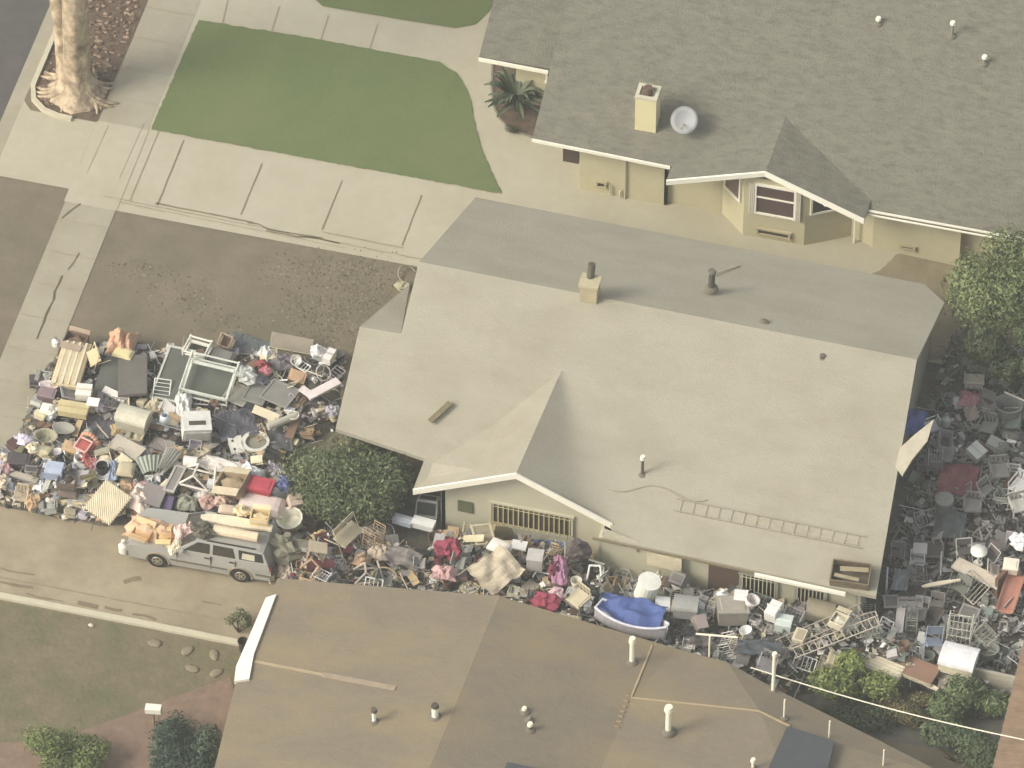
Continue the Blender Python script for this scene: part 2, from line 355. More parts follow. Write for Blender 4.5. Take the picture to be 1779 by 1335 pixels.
# weeds on the bare yard
wp = [(560, 520), (590, 545), (620, 500), (640, 530), (600, 480), (660, 500), (545, 560), (575, 590), (610, 575), (530, 540), (650, 470), (500, 470), (570, 470), (670, 540), (320, 520), (250, 470), (390, 560)]
b = MB(); rnd = random.Random(8)
for (x, y) in wp:
    c = G(x, y, 0)
    for i in range(110):
        a = rnd.random()*6.28; q = rnd.random()*1.3; pp = Vector((c.x+math.cos(a)*q, c.y+math.sin(a)*q*.8, 0)); d = rnd.random()*3.14; h = rnd.uniform(.01, .04); w = .06
        b.cur = rnd.randint(0, 1); w = rnd.uniform(.015, .045); e = Vector((math.cos(d)*w, math.sin(d)*w, 0)); t = Vector((-e.y*1.2, e.x*1.2, h))
        b.add([pp-e, pp+e, pp+e+t, pp-e+t], [(0, 1, 2, 3)])
tag(b.build('weeds', [M((156, 142, 114)), M((142, 134, 108))]), 'patchy dry weeds over the bare front yard', 'weeds', kind='stuff')
# big trunk with roots
p = G(134, 160, 0); root = empty('street_tree', (p.x, p.y, .02), 'massive pale barked street tree with spreading roots in the kerbside bed', 'tree')
def limb(b, pts, rad, n=14, seed=0):
    rings = []
    for k, (q, r) in enumerate(zip(pts, rad)):
        q = Vector(q); a = Vector(pts[min(k+1, len(pts)-1)])-Vector(pts[max(k-1, 0)]); m = a.to_track_quat('Z', 'Y').to_matrix(); ring = []
        for i in range(n):
            t = 2*math.pi*i/n; rr = r*(1+.34*noise.noise(Vector((math.cos(t)*2+seed, math.sin(t)*2, k*.35))))
            ring.append(q+m @ Vector((rr*math.cos(t), rr*math.sin(t), 0)))
        rings.append(ring)
    b.add([v for r_ in rings for v in r_], [(k*n+i, k*n+(i+1) % n, (k+1)*n+(i+1) % n, (k+1)*n+i) for k in range(len(rings)-1) for i in range(n)]+[tuple(range((len(rings)-1)*n, len(rings)*n))])
b = MB(); zs = [0, .3, .6, 1.1, 1.8, 2.7, 3.8, 5, 6.5, 8, 10]
limb(b, [(-.25, .1, .1), (-.42, .25, 1.2), (-.62, .5, 2.6), (-.95, .9, 4.6), (-1.4, 1.5, 7)], [.5, .33, .24, .2, .14], 14, 5)
limb(b, [(.02*z, .03*z, z) for z in zs], [1.0, .72, .56, .5, .46, .44, .42, .42, .4, .36, .28], 22, 1)
for i in range(26):
    a = i*.72+.2; L = 1.0+.5*noise.noise(Vector((i, 2, 0)))+.35; q = []
    for k in range(6):
        t = k/5; q.append((math.cos(a+.6*t*math.sin(i*2.1))*(.3+L*t*(.55+.4*abs(math.sin(i*1.7)))), math.sin(a+.6*t*math.sin(i*2.1))*(.3+L*t*(.4+.3*abs(math.sin(i*1.7)))), .55*(1-t)**2+.02))
    limb(b, q, [.2, .15, .11, .08, .06, .03], 7, i)
for i in range(5):
    a = i*1.26; limb(b, [(.18, .27, 7.5+.4*i), (math.cos(a)*1.4, math.sin(a)*1.4, 9.3+.3*i), (math.cos(a)*2.6, math.sin(a)*2.6, 11+.3*i)], [.2, .13, .05], 8, i)
b.build('trunk', M((214, 192, 158), var=.3, scale=3.2, tint=(138, 118, 96), scale2=2.4, var2=1.0, bump=1.0), root, smooth=True)
leaf_mesh('crown', clump_set((.3, .3, 11.5), (3.2, 3.2, 1.8), 14, 4, .45), 3500, .16, greens((78, 88, 58), (96, 104, 66), (64, 74, 50)), 4, root)
b = MB(); rnd = random.Random(11)
for i in range(520):
    x = rnd.uniform(-19.1, -16.85); y = rnd.uniform(8.5, 16); a = rnd.random()*3.14; b.cur = i % 3
    b.blob((x, y, .05), (rnd.uniform(.04, .13), rnd.uniform(.03, .08), rnd.uniform(.02, .06)), i, .3, 6)
tag(b.build('bark_litter', [M((140, 116, 96)), M((112, 94, 78)), M((172, 148, 124))]), 'bark chips and fallen litter round the street tree roots', 'litter', kind='stuff')

# ------------------------------------------------------------------ hazy air round camera and scene
hb = MB(); hb.box((10, -40, 88), (120, 240, 178.6)); hz = hb.build('haze', bpy.data.materials.new('air')); tag(hz, kind='stuff')
hm = hz.data.materials[0]; hm.use_nodes = True; hn = hm.node_tree; hn.nodes.clear()
ho = hn.nodes.new('ShaderNodeOutputMaterial'); hv = hn.nodes.new('ShaderNodeVolumePrincipled')
hv.inputs['Color'].default_value = (.97, .98, .88, 1); hv.inputs['Density'].default_value = .0007; hv.inputs['Anisotropy'].default_value = .3
hn.links.new(hv.outputs[0], ho.inputs['Volume'])
# ------------------------------------------------------------------ the cluttered house (main)
WHITE = (250, 244, 222)
m_roof = M((184, 176, 154), rough=.95, var=.05, scale=9, tint=(170, 161, 138), scale2=.9, var2=.75, stretch=.5, bump=.5)
m_white = M(WHITE, rough=.6, var=.03, k=.85)
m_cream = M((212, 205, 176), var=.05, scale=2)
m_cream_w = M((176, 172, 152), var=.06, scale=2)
m_tan = M((190, 180, 150), rough=.8, var=.05)
m_dark = M((54, 50, 45), rough=.5)
m_glass = M((70, 66, 62), rough=.15, spec=.6)
m_grey = M((150, 146, 136))
def V(px, z): return tuple(G(px[0], px[1], z))
house = empty('house', (4.5, -1.0, 0), 'single storey house with pale tan grey gabled roof ringed by rubbish heaps', 'house')
HL = Vector((4.5, -1.0, 0))
def rel(L, o): return [(v[0]-o[0], v[1]-o[1], v[2]-o[2]) for v in L]
zn, zr = 2.4, 4.8
vs = [V((1028, 931), zn), V((1522, 1036), zn), V((1593, 625), zr), V((728, 455), zr), V((1640, 530), 2.55), V((1600, 497), 2.45), V((826, 343), 2.45),
      V((697, 580), 4.15), V((625, 568), 4.02), V((583, 745), 2.95), V((712, 494), 3.0)]
# plane-fit helper for points on the near slope
def near_z(x, y): return zn+(y+8.05)*.293
def on_near(px):
    z = 3.5
    for _ in range(30): p = G(px[0], px[1], z); z = near_z(p.x, p.y)
    return tuple(p[:2])+(z,)
def on_plane(px, pl):
    n_ = (Vector(pl[1])-Vector(pl[0])).cross(Vector(pl[2])-Vector(pl[0])); d = (G(px[0], px[1], 0)-CAM).normalized()
    return tuple(CAM+d*((Vector(pl[0])-CAM).dot(n_)/d.dot(n_)))
vs[2] = on_near((1593, 625)); vs[3] = on_near((728, 455)); vs[0] = on_near((1028, 931)); vs[1] = on_near((1522, 1036)); j0 = on_near((975, 645))
vs[9] = V((583, 745), 2.88); LP = [vs[9], vs[3], j0]
vs[7] = on_plane((697, 580), LP); vs[8] = on_plane((625, 568), LP); vs.append(on_plane((738, 797), LP)); vs.append(j0)
FP = [vs[2], vs[3], vs[6]]; vs[4] = on_plane((1641, 526), FP); vs[5] = on_plane((1606, 494), FP)
L0, R0, pk = V((718, 850), 2.4), on_near((1065, 910)), V((897, 822), 3.97); vs += [L0, pk, R0]
b = MB()
NX, NY = 44, 20; yj = j0[1]; tR = (yj-vs[1][1])/(vs[2][1]-vs[1][1]); eR = Vector(vs[1]).lerp(Vector(vs[2]), tR)
def eave_y(x):
    yl = pk[1]+(R0[1]-pk[1])*(x-pk[0])/(R0[0]-pk[0]); ym = vs[0][1]+(vs[1][1]-vs[0][1])*(x-vs[0][0])/(vs[1][0]-vs[0][0]); t = max(0, min(1, (x-R0[0]+.1)/.3)); return yl*(1-t)+ym*t
gv = []; i_e = len(vs)
for j in range(NY+1):
    for i in range(NX+1):
        f = (i/NX)**1.25; v_ = j/NY; xb = pk[0]+(vs[1][0]-pk[0])*f; xt = j0[0]+(eR.x-j0[0])*f
        y = eave_y(xb)*(1-v_)+yj*v_; x = xb*(1-v_)+xt*v_; mz = near_z(x, y); mz = mz if v_ < .999 or i < 1 else mz
        cz = pk[2]+.03*v_-.485*(x-(pk[0]*(1-v_)+j0[0]*v_)); k_ = .55*min(1, (1-v_)*2.2)*min(1, .3+v_*3)*min(1, f*5)+1e-4
        h_ = max(0, k_-abs(cz-mz))/k_; gv.append((x, y, max(cz, mz)+h_*h_*k_*.25))
gb = MB(); gf = [(j*(NX+1)+i, j*(NX+1)+i+1, (j+1)*(NX+1)+i+1, (j+1)*(NX+1)+i) for j in range(NY) for i in range(NX)]
gb.roof(rel(gv, HL), gf, .15); nf = len(gb.f); gb.add([(v[0], v[1], v[2]+.004) for v in rel(gv, HL)], gf); ro = gb.build('roof_slope', m_roof, house)
for i_, p_ in enumerate(ro.data.polygons): p_.use_smooth = i_ >= nf
vs.append(tuple(eR))
b.roof(rel(vs, HL), [(9, 11, 12, 3, 7, 8), (12, 16, 2), (12, 2, 3), (3, 2, 4, 5, 6), (7, 8, 10), (13, 14, 12, 11)], .15)
b.build('roof', m_roof, house)
# barge boards and gutter
def board(name, p, q, h, w, mat, parent, drop=0.0, off=(0, 0)):
    p, q = Vector(p), Vector(q); d = (q-p); n = Vector((-d.y, d.x, 0)).normalized()*w; dn = Vector((0, 0, -h)); o = Vector((off[0], off[1], -drop))
    vs = [p+o, q+o, q+o+dn, p+o+dn]; vs = [v-n/2 for v in vs]+[v+n/2 for v in vs]
    bb = MB(); bb.add([v-parent.location for v in vs], [(0, 1, 2, 3), (7, 6, 5, 4), (0, 4, 5, 1), (1, 5, 6, 2), (2, 6, 7, 3), (3, 7, 4, 0)])
    return bb.build(name, mat, parent)
up_ = Vector((0, 0, .03))
board('barge_board', Vector(L0)+up_, Vector(pk)+up_, .24, .06, m_white, house, off=(0, -.04))
board('barge_board', Vector(pk)+up_, Vector(R0)+up_, .24, .06, m_white, house, off=(0, -.04))
board('gutter', V((1312, 993), 2.36), V((1470, 1027), 2.36), .12, .10, m_white, house, off=(0, -.09))
board('eave_trim', V((1030, 932), 2.38), V((1308, 991), 2.36), .1, .05, M((150, 136, 108)), house, off=(0, -.04))
# walls: outline well inside the eaves, tops under the roof planes
def wall(name, a, b_, z1a, z1b, mat, parent, t=.15, z0=0.0):
    a, b_ = Vector((*a, 0)), Vector((*b_, 0)); d = (b_-a).normalized(); n = Vector((-d.y, d.x, 0))*t
    vs = [(*(a)[:2], z0), (*(b_)[:2], z0), (*(b_)[:2], z1b), (*(a)[:2], z1a)]; vs = [Vector(v) for v in vs]; vs += [v+n for v in vs]
    bb = MB(); bb.add([v-parent.location for v in vs], [(0, 1, 2, 3), (7, 6, 5, 4), (1, 0, 4, 5), (2, 1, 5, 6), (3, 2, 6, 7), (0, 3, 7, 4)])
    return bb.build(name, mat, parent)
wy, wg, wl = -7.75, -6.85, -5.35
wall('wall', (4.9, wy), (13.4, wy), 2.3, 2.3, m_cream, house)
wall('wall', (13.4, wy+.002), (13.1, 4.6), 2.3, 2.3, m_cream_w, house)
wall('wall', (13.1, 4.7), (-2.5, 4.9), 2.3, 2.3, m_cream_w, house)
wall('wall', (-2.9, 4.9), (-3.9, wl), 2.7, 2.7, m_cream_w, house)
wall('wall', (-4.0, wl), (-.62, wl), 2.7, 2.7, M((120, 100, 80)), house)
wall('wall', (-.62, wl), (-.62, wg), 2.6, 2.6, m_cream_w, house); wall('wall', (4.92, wg), (4.92, wy), 2.42, 2.28, m_cream, house, -.1)
bb = MB(); bb.add(rel([(-.6, wg, 0), (4.9, wg, 0), (4.9, wg, 2.4), (pk[0]+.05, wg, 3.72), (-.6, wg, 2.62), (-.6, wg+.15, 0), (4.9, wg+.15, 0), (4.9, wg+.15, 2.4), (pk[0]+.05, wg+.15, 3.72), (-.6, wg+.15, 2.62)], HL),
    [(0, 1, 2, 3, 4), (9, 8, 7, 6, 5), (1, 6, 7, 2), (0, 4, 9, 5), (3, 2, 7, 8), (4, 3, 8, 9)])
bb.build('gable_wall', m_cream, house)
def window(parent, x0, x1, z0, z1, y, bars=0, frame=m_cream, glass=m_glass, mid=False, side=-1, barmat=None, name='window'):
    """opening in a wall facing -y"""
    o = parent.location; f = MB(); t = .07
    for c, d in ((((x0+x1)/2, y-.03, z0), (x1-x0+2*t, .1, t)), (((x0+x1)/2, y-.03, z1), (x1-x0+2*t, .1, t)), ((x0, y-.03, (z0+z1)/2), (t, .096, z1-z0-t)), ((x1, y-.03, (z0+z1)/2), (t, .096, z1-z0-t))):
        f.box(Vector(c)-o, d)
    w = f.build(name, frame, parent)
    p = MB(); p.box(Vector(((x0+x1)/2, y-.012, (z0+z1)/2))-o, (x1-x0-t, .03, z1-z0-t)); p.build('pane', glass, w)
    if bars:
        q = MB()
        for i in range(bars):
            x = x0+(i+.5)*(x1-x0)/bars; q.box(Vector((x, y-.07, (z0+z1)/2))-o, (.035, .03, z1-z0))
        for z in (z0+.12, z1-.12): q.box(Vector(((x0+x1)/2, y-.092, z))-o, (x1-x0, .012, .03))
        q.build('bars', barmat or frame, w)
    if mid:
        q = MB(); q.box(Vector(((x0+x1)/2, y-.05, (z0+z1)/2+.1))-o, (x1-x0, .04, .05)); q.build('rail', frame, w)
    return w
board('fascia', (4.98, -7.72, 2.72), (6.1, -7.8, 2.5), .5, .05, m_cream, house)
window(house, 1.05, 3.75, 1.0, 2.0, wg, 16, m_cream, M((96, 88, 70)), barmat=M((212, 198, 150)))
window(house, 9.5, 10.7, .95, 1.95, wy, 9, m_cream_w, m_dark, barmat=m_cream)
window(house, 11.3, 12.3, .95, 1.95, wy, 8, m_cream_w, m_dark, barmat=m_cream)
bb = MB(); bb.box(Vector((8.95, wy-.02, 1.1))-HL, (1.0, .05, 2.1)); bb.build('door', M((104, 84, 70)), house)
bb = MB(); bb.box(Vector((.2, wg-.02, 1.5))-HL, (.5, .05, .5)); bb.build('vent_panel', M((110, 112, 84)), house)
# chimney
c0 = G(1022, 522, 4.75); bb = MB(); zb = 4.3
bb.box(Vector((c0.x+.02, c0.y+.15, 4.9))-HL, (.56, .5, 1.1)); ch = bb.build('chimney', M((196, 182, 146), bump=.4), house)
bb = MB(); bb.box(Vector((c0.x+.02, c0.y+.15, 5.48))-HL, (.66, .6, .09)); bb.build('cap', M((206, 194, 156)), ch)
bb = MB(); bb.cyl(Vector((c0.x-.02, c0.y+.3, 5.4))-HL, Vector((c0.x-.0, c0.y+.45, 6.0))-HL, .13, .13, 10); bb.build('flue', M((104, 98, 84)), ch)
def roof_pipe(px, z, h, r, mat, name='vent_pipe', cap=None, parent=house):
    p = G(px[0], px[1], z); bb = MB(); o = parent.location
    bb.cyl(p-o-Vector((0, 0, .3)), p-o+Vector((0, 0, h)), r, n=10); v = bb.build(name, mat, parent)
    fl = MB(); fl.lathe([(r+.13, -.06), (r+.1, .02), (r+.01, .07)], 14, p-o); fl.build('flashing', M((128, 120, 102)), v)
    if cap:
        cc = MB(); cc.cyl(p-o+Vector((0, 0, h)), p-o+Vector((0, 0, h+cap[1])), cap[0], cap[0]*.8, n=12); cc.build('cap', cap[2], v)
roof_pipe((1236, 500), 4.2, .75, .11, M((96, 90, 78)), cap=(.15, .06, M((120, 112, 98))))
roof_pipe((1116, 825), 3.1, .75, .05, M((104, 98, 86)), cap=(.09, .14, m_white))
roof_pipe((1429, 622), 4.55, .12, .09, M((40, 38, 34)), cap=(.1, .02, M((120, 110, 95))))
roof_pipe((1327, 560), 4.6, .06, .05, M((96, 88, 74)))
p = Vector(on_near((765, 718))); bb = MB(); bb.box((0, 0, 0), (.2, .92, .05)); o = bb.build('dark_plank', M((128, 118, 88))); o.location = p+Vector((0, 0, .05)); o.rotation_euler = (R(16), 0, R(-34))
tag(o, 'short dark plank lying alone on the left part of the tan roof', 'plank')
bb = MB(); bb.box((0, 0, 0), (.05, 1.6, .03)); o = bb.build('pale_batten', M((200, 192, 165))); p = G(1258, 470, 3.5); p = G(1258, 470, 2.4+(5.55-p.y)*.44+.03)
o.location = p; o.rotation_euler = (R(-22), 0, R(-32)); tag(o, 'pale batten lying on the shaded far slope beside the stove pipe', 'batten')
# ladder and cable lying on the near slope
def ladder(name, L, W, n, r, mat, label, loc, rot, rung=None):
    root = empty(name, loc, label, 'ladder'); root.rotation_euler = rot
    for s in (-1, 1):
        bb = MB(); bb.box((0, s*W/2, 0), (L, r*1.4, r*2)); bb.build('rail', mat, root)
    for i in range(n): bb = MB(); bb.cyl((-L/2+(i+.5)*L/n, -W/2, 0), (-L/2+(i+.5)*L/n, W/2, 0), r*.6, n=5); bb.build('rung', rung or mat, root)
    return root
a, c = Vector(on_near((1172, 878))), Vector(on_near((1500, 945)))
ladder('roof_ladder', (c-a).length, .42, 15, .018, M((174, 166, 144)), 'long weathered ladder lying along the near slope of the tan roof', (a+c)/2+Vector((0, 0, .05)), (R(16.3), 0, math.atan2(c.y-a.y, c.x-a.x)), M((198, 190, 164)))
bb = MB(); pts = []
for i in range(26):
    t = i/25; q = Vector(on_near((1040+t*190, 842+t*24+9*math.sin(t*9)))); pts.append(q+Vector((0, 0, .03)))
bb.tube(pts, .016); tag(bb.build('loose_cable', M((172, 164, 142))), 'loose pale cable snaking across the tan roof right of the gable', 'cable')
bb = MB(); pts = [Vector(on_near((1300+i*12, 902+i*2.9+1.5*math.sin(i*1.9))))+Vector((0, 0, .03)) for i in range(17)]
bb.tube(pts, .012); tag(bb.build('loose_cable', M((206, 196, 168))), 'thin light cable trailing beside the roof ladder', 'cable')
# patio cover at the right end
bb = MB(); pc = [tuple(Vector(on_near(q))+Vector((0, 0, .06))) for q in ((1556, 812), (1563, 781), (1588, 758), (1622, 731), (1611, 768), (1585, 800), (1568, 828))]
bb.roof(pc, [tuple(range(7))], .08); tag(bb.build('patio_panel', M((206, 196, 170))), 'pale flat panel jutting from the right edge of the tan roof by the blue tarp', 'panel')
# crate on the roof corner
p = Vector(on_near((1478, 1004))); root = empty('wooden_crate', p+Vector((0, 0, .0)), 'weathered wooden crate sitting at the lower right corner of the tan roof', 'crate'); root.rotation_euler = (R(14), 0, R(4))
mw = M((134, 118, 94), var=.2, scale=6)
bb = MB(); bb.box((0, 0, .03), (1.25, .75, .05)); bb.build('floor', M((110, 98, 80)), root)
for (cx, cy, dx, dy) in ((0, -.37, 1.25, .04), (0, .37, 1.25, .04), (-.61, 0, .04, .7), (.61, 0, .04, .7)):
    bb = MB()
    for k in range(3): bb.box((cx, cy, .1+k*.13), (dx, dy, .1))
    bb.build('side', mw, root)
bb = MB(); bb.box((.1, .1, .42), (.9, .16, .03), rz=.08); bb.box((-.1, -.22, .43), (.8, .12, .03), rz=-.1); bb.build('slat', M((168, 156, 122)), root)

# ------------------------------------------------------------------ upper yellow house
m_sh = M((126, 122, 106), rough=.95, var=.22, scale=7, tint=(146, 142, 122), scale2=4.2, var2=.65, stretch=.4, bump=1.0)
m_yel = M((212, 202, 164), var=.04, scale=2)
H2 = empty('yellow_house', (6, 12, 0), 'pale yellow house with dark grey shingle roof and bay window at top right', 'house'); O2 = H2.location
pp = .39
def plane2(x, y): return 2.6+(y-8.65)*pp
def on2(px):
    z = 3.5
    for _ in range(40): q = G(px[0], px[1], z); z = plane2(q.x, q.y)
    return (q.x, q.y, z)
top_y = 19.0; a0, a1 = on2((925, 240)), on2((1165, 288)); b0, b1 = V((832, 99), 2.5), V((953, 122), 2.5); a2 = on2((951, 125)); b2 = (b0[0], top_y, 2.5+(top_y-b0[1])*pp)
top = 19.0; xr = 18.5
c3 = (xr, top, plane2(0, top)); e1 = (10.0, 8.35, plane2(0, 8.35)); e2 = (xr, 8.35, plane2(0, 8.35)); a3 = (a0[0], top, plane2(0, top)); xa = a0[0]
bb = MB(); bb.roof(rel([a0, a1, (10.0, 8.66, plane2(0, 8.66)), e1, e2, c3, a3, (xa, 27, 3.5), (xr, 27, 3.5)], O2), [(0, 1, 2, 3, 4, 5, 6), (6, 5, 8, 7)], .15)
bb.roof(rel([b0, (b1[0]+.5, b1[1]+.1, 2.5), (b1[0]+.5, top, b2[2]), b2, (b2[0], 25, 3.2), (b1[0]+.5, 25, 3.2)], O2), [(0, 1, 2, 3), (3, 2, 5, 4)], .15)
g0, gp_, g1 = V((1158, 313), 2.6), V((1330, 298), 3.4), V((1502, 381), 2.6)
yb = 10.9
bb.roof(rel([g0, gp_, (gp_[0]+.1, 10.95, 3.48), (g0[0]+.05, 9.3, 2.62), g1, (g1[0]+.05, 9.3, 2.62)], O2), [(0, 1, 2, 3), (1, 4, 5, 2)], .13)
bb.build('roof', m_sh, H2)
board('barge_board', Vector(g0)+up_, Vector(gp_)+up_, .2, .07, m_white, H2, off=(0, -.05))
board('barge_board', Vector(gp_)+up_, Vector(g1)+up_, .2, .07, m_white, H2, off=(0, -.05))
board('fascia', a0, a1, .12, .06, m_white, H2, off=(0, -.05)); board('fascia', b0, b1, .14, .06, m_white, H2, off=(0, -.05))
board('fascia', (10.05, 8.30, 2.5), (18, 8.30, 2.5), .07, .05, m_white, H2, off=(0, -.02), drop=-.03); board('gutter', (10.05, 8.2, 2.42), (18, 8.2, 2.42), .05, .05, m_white, H2)
W2 = [((0.0, 9.2), (3.05, 9.2), m_yel, 2.55), ((3.05, 9.35), (4.95, 9.35), m_yel, 2.45), ((4.95, 9.3), (5.85, 8.5), m_yel, 2.72), ((5.85, 8.5), (7.95, 8.52), m_yel, 2.85), ((7.95, 8.52), (9.4, 9.35), m_yel, 2.5), ((9.4, 9.35), (10.2, 9.0), m_yel, 2.5), ((10.2, 9.0), (13.2, 8.85), m_yel, 2.5), ((13.2, 9.2), (18, 9.1), m_yel, 2.5)]
for a, c, m, z in W2: wall('wall', a, c, z, z, m, H2, .12)
wall('wall', (3.05, 9.2), (3.05, 9.4), 2.5, 2.5, m_yel, H2, .1); wall('wall', (13.2, 8.87), (13.2, 9.3), 2.5, 2.5, m_yel, H2, .1)
wall('wall', (-.0, 13.3), (0.0, 9.3), 2.6, 2.6, m_yel, H2); wall('wall', (-3.1, 12.7), (-1.2, 12.7), 2.5, 2.5, m_yel, H2)
wall('wall', (-3.1, 24), (-3.1, 12.8), 2.5, 2.5, m_yel, H2); wall('wall', (17.9, 9.2), (17.9, 25), 2.5, 2.5, m_yel, H2)
window(H2, -2.0, -1.6, 1.3, 2.2, 12.68, 0, m_white, m_dark)
# bay windows
m_cur = M((222, 214, 192))
w = window(H2, 6.25, 7.6, 1.25, 2.6, 8.5, 0, m_white, M((96, 76, 70), rough=.25, spec=.6), mid=True, name='bay_window')
for x in (6.13, 7.72):
    bb = MB()
    for i in range(3): bb.cyl(Vector((x+(i-1)*.06, 8.44, 1.2))-O2, Vector((x+(i-1)*.06, 8.44, 2.65))-O2, .04, n=6)
    bb.build('shutter', m_cur, H2)
def angled_window(a, c, t0, t1, z0, z1, gl):
    a, c = Vector((*a, 0)), Vector((*c, 0)); d = (c-a); n = Vector((d.y, -d.x, 0)).normalized(); ang = math.atan2(d.y, d.x); L = d.length*(t1-t0); mid = a+d*(t0+t1)/2-O2
    f = MB()
    for z in (z0, z1): f.box(mid+n*.03+Vector((0, 0, z)), (L+.1, .1, .07), rz=ang)
    for s in (t0, t1): f.box(a+d*s-O2+n*.03+Vector((0, 0, (z0+z1)/2)), (.07, .096, z1-z0), rz=ang)
    w = f.build('window', m_white, H2); q = MB(); q.box(mid+n*.012+Vector((0, 0, (z0+z1)/2)), (L-.05, .03, z1-z0-.05), rz=ang); q.build('pane', gl, w)
angled_window((4.95, 9.3), (5.85, 8.5), .15, .85, 1.5, 2.6, M((112, 92, 70), rough=.3)); angled_window((7.95, 8.52), (9.4, 9.35), .12, .7, 1.5, 2.35, m_dark)
def vent(x0, x1, y, z0, z1): window(H2, x0, x1, z0, z1, y, 0, M((196, 184, 146)), M((72, 62, 44)), name='vent')
vent(6.35, 7.45, 8.5, .25, .5); vent(.62, .92, 9.2, .35, .6); vent(11.2, 11.65, 8.93, .35, .5); vent(14.1, 14.5, 9.18, .3, .45)
bb = MB(); bb.box(Vector((-.3, 9.35, 1.6))-O2, (.55, .3, .75)); bb.build('shade_panel', M((92, 74, 62)), H2)
bb = MB(); bb.box(Vector((1.6, 9.14, 1.2))-O2, (.05, .05, 2.4)); bb.cyl(Vector((1.1, 9.12, .1))-O2, Vector((1.1, 9.12, .55))-O2, .03); bb.cyl(Vector((1.45, 9.12, .1))-O2, Vector((1.45, 9.12, .4))-O2, .04); bb.build('downpipe', m_cream, H2)
bb = MB(); bb.box(Vector((9.55, 9.05, 1.1))-O2, (.05, .05, 2.2)); bb.build('downpipe', m_white, H2)
for x, y, z in ((4.55, 9.2, 2.35), (8.65, 8.5, 2.25)):
    bb = MB(); bb.lathe([(.05, .12), (.1, .08), (.1, -.06), (.05, -.1)], 8, Vector((x, y, z))-O2); bb.build('wall_lamp', m_white, H2)
c1 = G(1118, 228, 3.0); bb = MB(); cx, cy = c1.x+.05, c1.y+.35
bb.add([Vector(v)+Vector((cx, cy, 0))-O2 for v in [(-.36, -.32, 2.5), (.36, -.32, 2.5), (.36, .32, 2.5), (-.36, .32, 2.5), (-.36, -.32, 4.45), (.36, -.32, 4.45), (.36, .32, 4.45), (-.36, .32, 4.45)]], [(3, 2, 1, 0), (0, 1, 5, 4), (1, 2, 6, 5), (2, 3, 7, 6), (3, 0, 4, 7)])
ch2 = bb.build('chimney', M((240, 228, 178), var=.03), H2)
bb = MB()
for c, d in (((0, -.28), (.76, .12)), ((0, .28), (.76, .12)), ((-.32, 0), (.12, .44)), ((.32, 0), (.12, .44))): bb.box(Vector((cx+c[0], cy+c[1], 4.5))-O2, (*d, .12))
bb.box(Vector((cx, cy, 4.38))-O2, (.5, .44, .1)); bb.build('cap', M((222, 214, 186)), ch2)
bb = MB(); bb.cyl(Vector((cx, cy, 4.4))-O2, Vector((cx, cy, 4.75))-O2, .17, .15, n=12); bb.build('flue', M((116, 92, 78)), ch2)
for px, h in (((1654, 62), .55), ((1526, 40), .15), ((1710, 110), .25)):
    roof_pipe(px, on2(px)[2], h, .05, m_grey, cap=(.10, .1, m_white), parent=H2)
# satellite dish
ds = on2((1187, 228)); root = empty('satellite_dish', (ds[0], ds[1], ds[2]-.1), 'round grey satellite dish standing on the shingle roof beside the chimney', 'satellite dish')
bb = MB(); bb.lathe([(.005, 0), (.16, .015), (.32, .06), (.47, .13), (.47, .105), (.3, .03), (.005, -.03)], 24); d = bb.build('dish', M((168, 168, 166), var=.04, rough=.5), root, smooth=True)
d.location = (.05, 0, .62); d.rotation_euler = (R(42), R(-6), 0)
bb = MB(); bb.cyl((0, 0, 0), (.05, .1, .6), .035, n=8); bb.cyl((0, 0, .05), (.25, -.1, 0), .02); bb.cyl((0, 0, .05), (-.2, -.1, 0), .02); bb.build('mount', M((150, 140, 120)), root)
bb = MB(); bb.cyl((.05, .05, .45), (.05, -.5, .75), .018); bb.box((.05, -.5, .78), (.08, .12, .08)); bb.build('arm', M((190, 182, 160)), root)

# ------------------------------------------------------------------ brown roofed house (bottom)
m_br = M((140, 128, 108), rough=.95, var=.08, scale=5, tint=(160, 142, 108), scale2=.45, var2=.8, bump=.5, stretch=.5)
H3 = empty('brown_roofed_house', (5, -17, 0), 'low house with broad brown roof and white vent pipes at the bottom', 'house'); O3 = H3.location
v3 = [V((482, 1005), 2.6), V((868, 1036), 3.6), V((1178, 1128), 2.75), V((1262, 1150), 2.75), V((1345, 1196), 2.75), V((1440, 1243), 2.6), V((1530, 1288), 2.5), V((1650, 1350), 2.45), V((1740, 1420), 2.4),
      V((427, 1160), 3.45), V((690, 1198), 3.5), V((408, 1192), 3.4), V((370, 1345), 2.7), V((345, 1440), 2.5), V((742, 1345), 3.6), V((700, 1440), 3.6), V((1600, 1560), 2.6), V((1096, 1213), 3.1), V((1320, 1236), 3.1), V((1360, 1262), 3.05), V((1400, 1440), 3.1), V((1000, 1440), 3.2)]
PL, PR = [v3[0], v3[1], v3[14]], [v3[1], v3[2], v3[14]]
for i_, q_ in ((9, (427, 1160)), (10, (690, 1198)), (11, (408, 1192)), (12, (370, 1345)), (13, (345, 1440))): v3[i_] = on_plane(q_, PL)
for i_, q_ in ((15, (700, 1440)), (17, (1096, 1213)), (21, (1000, 1440))): v3[i_] = on_plane(q_, PR)
def z3(px, py): return on_plane((px, py), PL if px < 870-(py-1036)*.42 else PR)[2]
bb = MB(); bb.roof(rel(v3, O3), [(0, 1, 10, 9), (9, 10, 11), (11, 10, 14), (11, 14, 12), (12, 14, 15, 13), (10, 1, 14), (1, 2, 17), (1, 17, 21, 14), (14, 21, 15), (2, 3, 18, 17), (3, 4, 18), (18, 4, 19), (17, 18, 19, 20, 21), (4, 5, 19), (5, 6, 19), (6, 7, 20, 19), (7, 8, 16, 20)], .18)
bb.build('roof', m_br, H3)
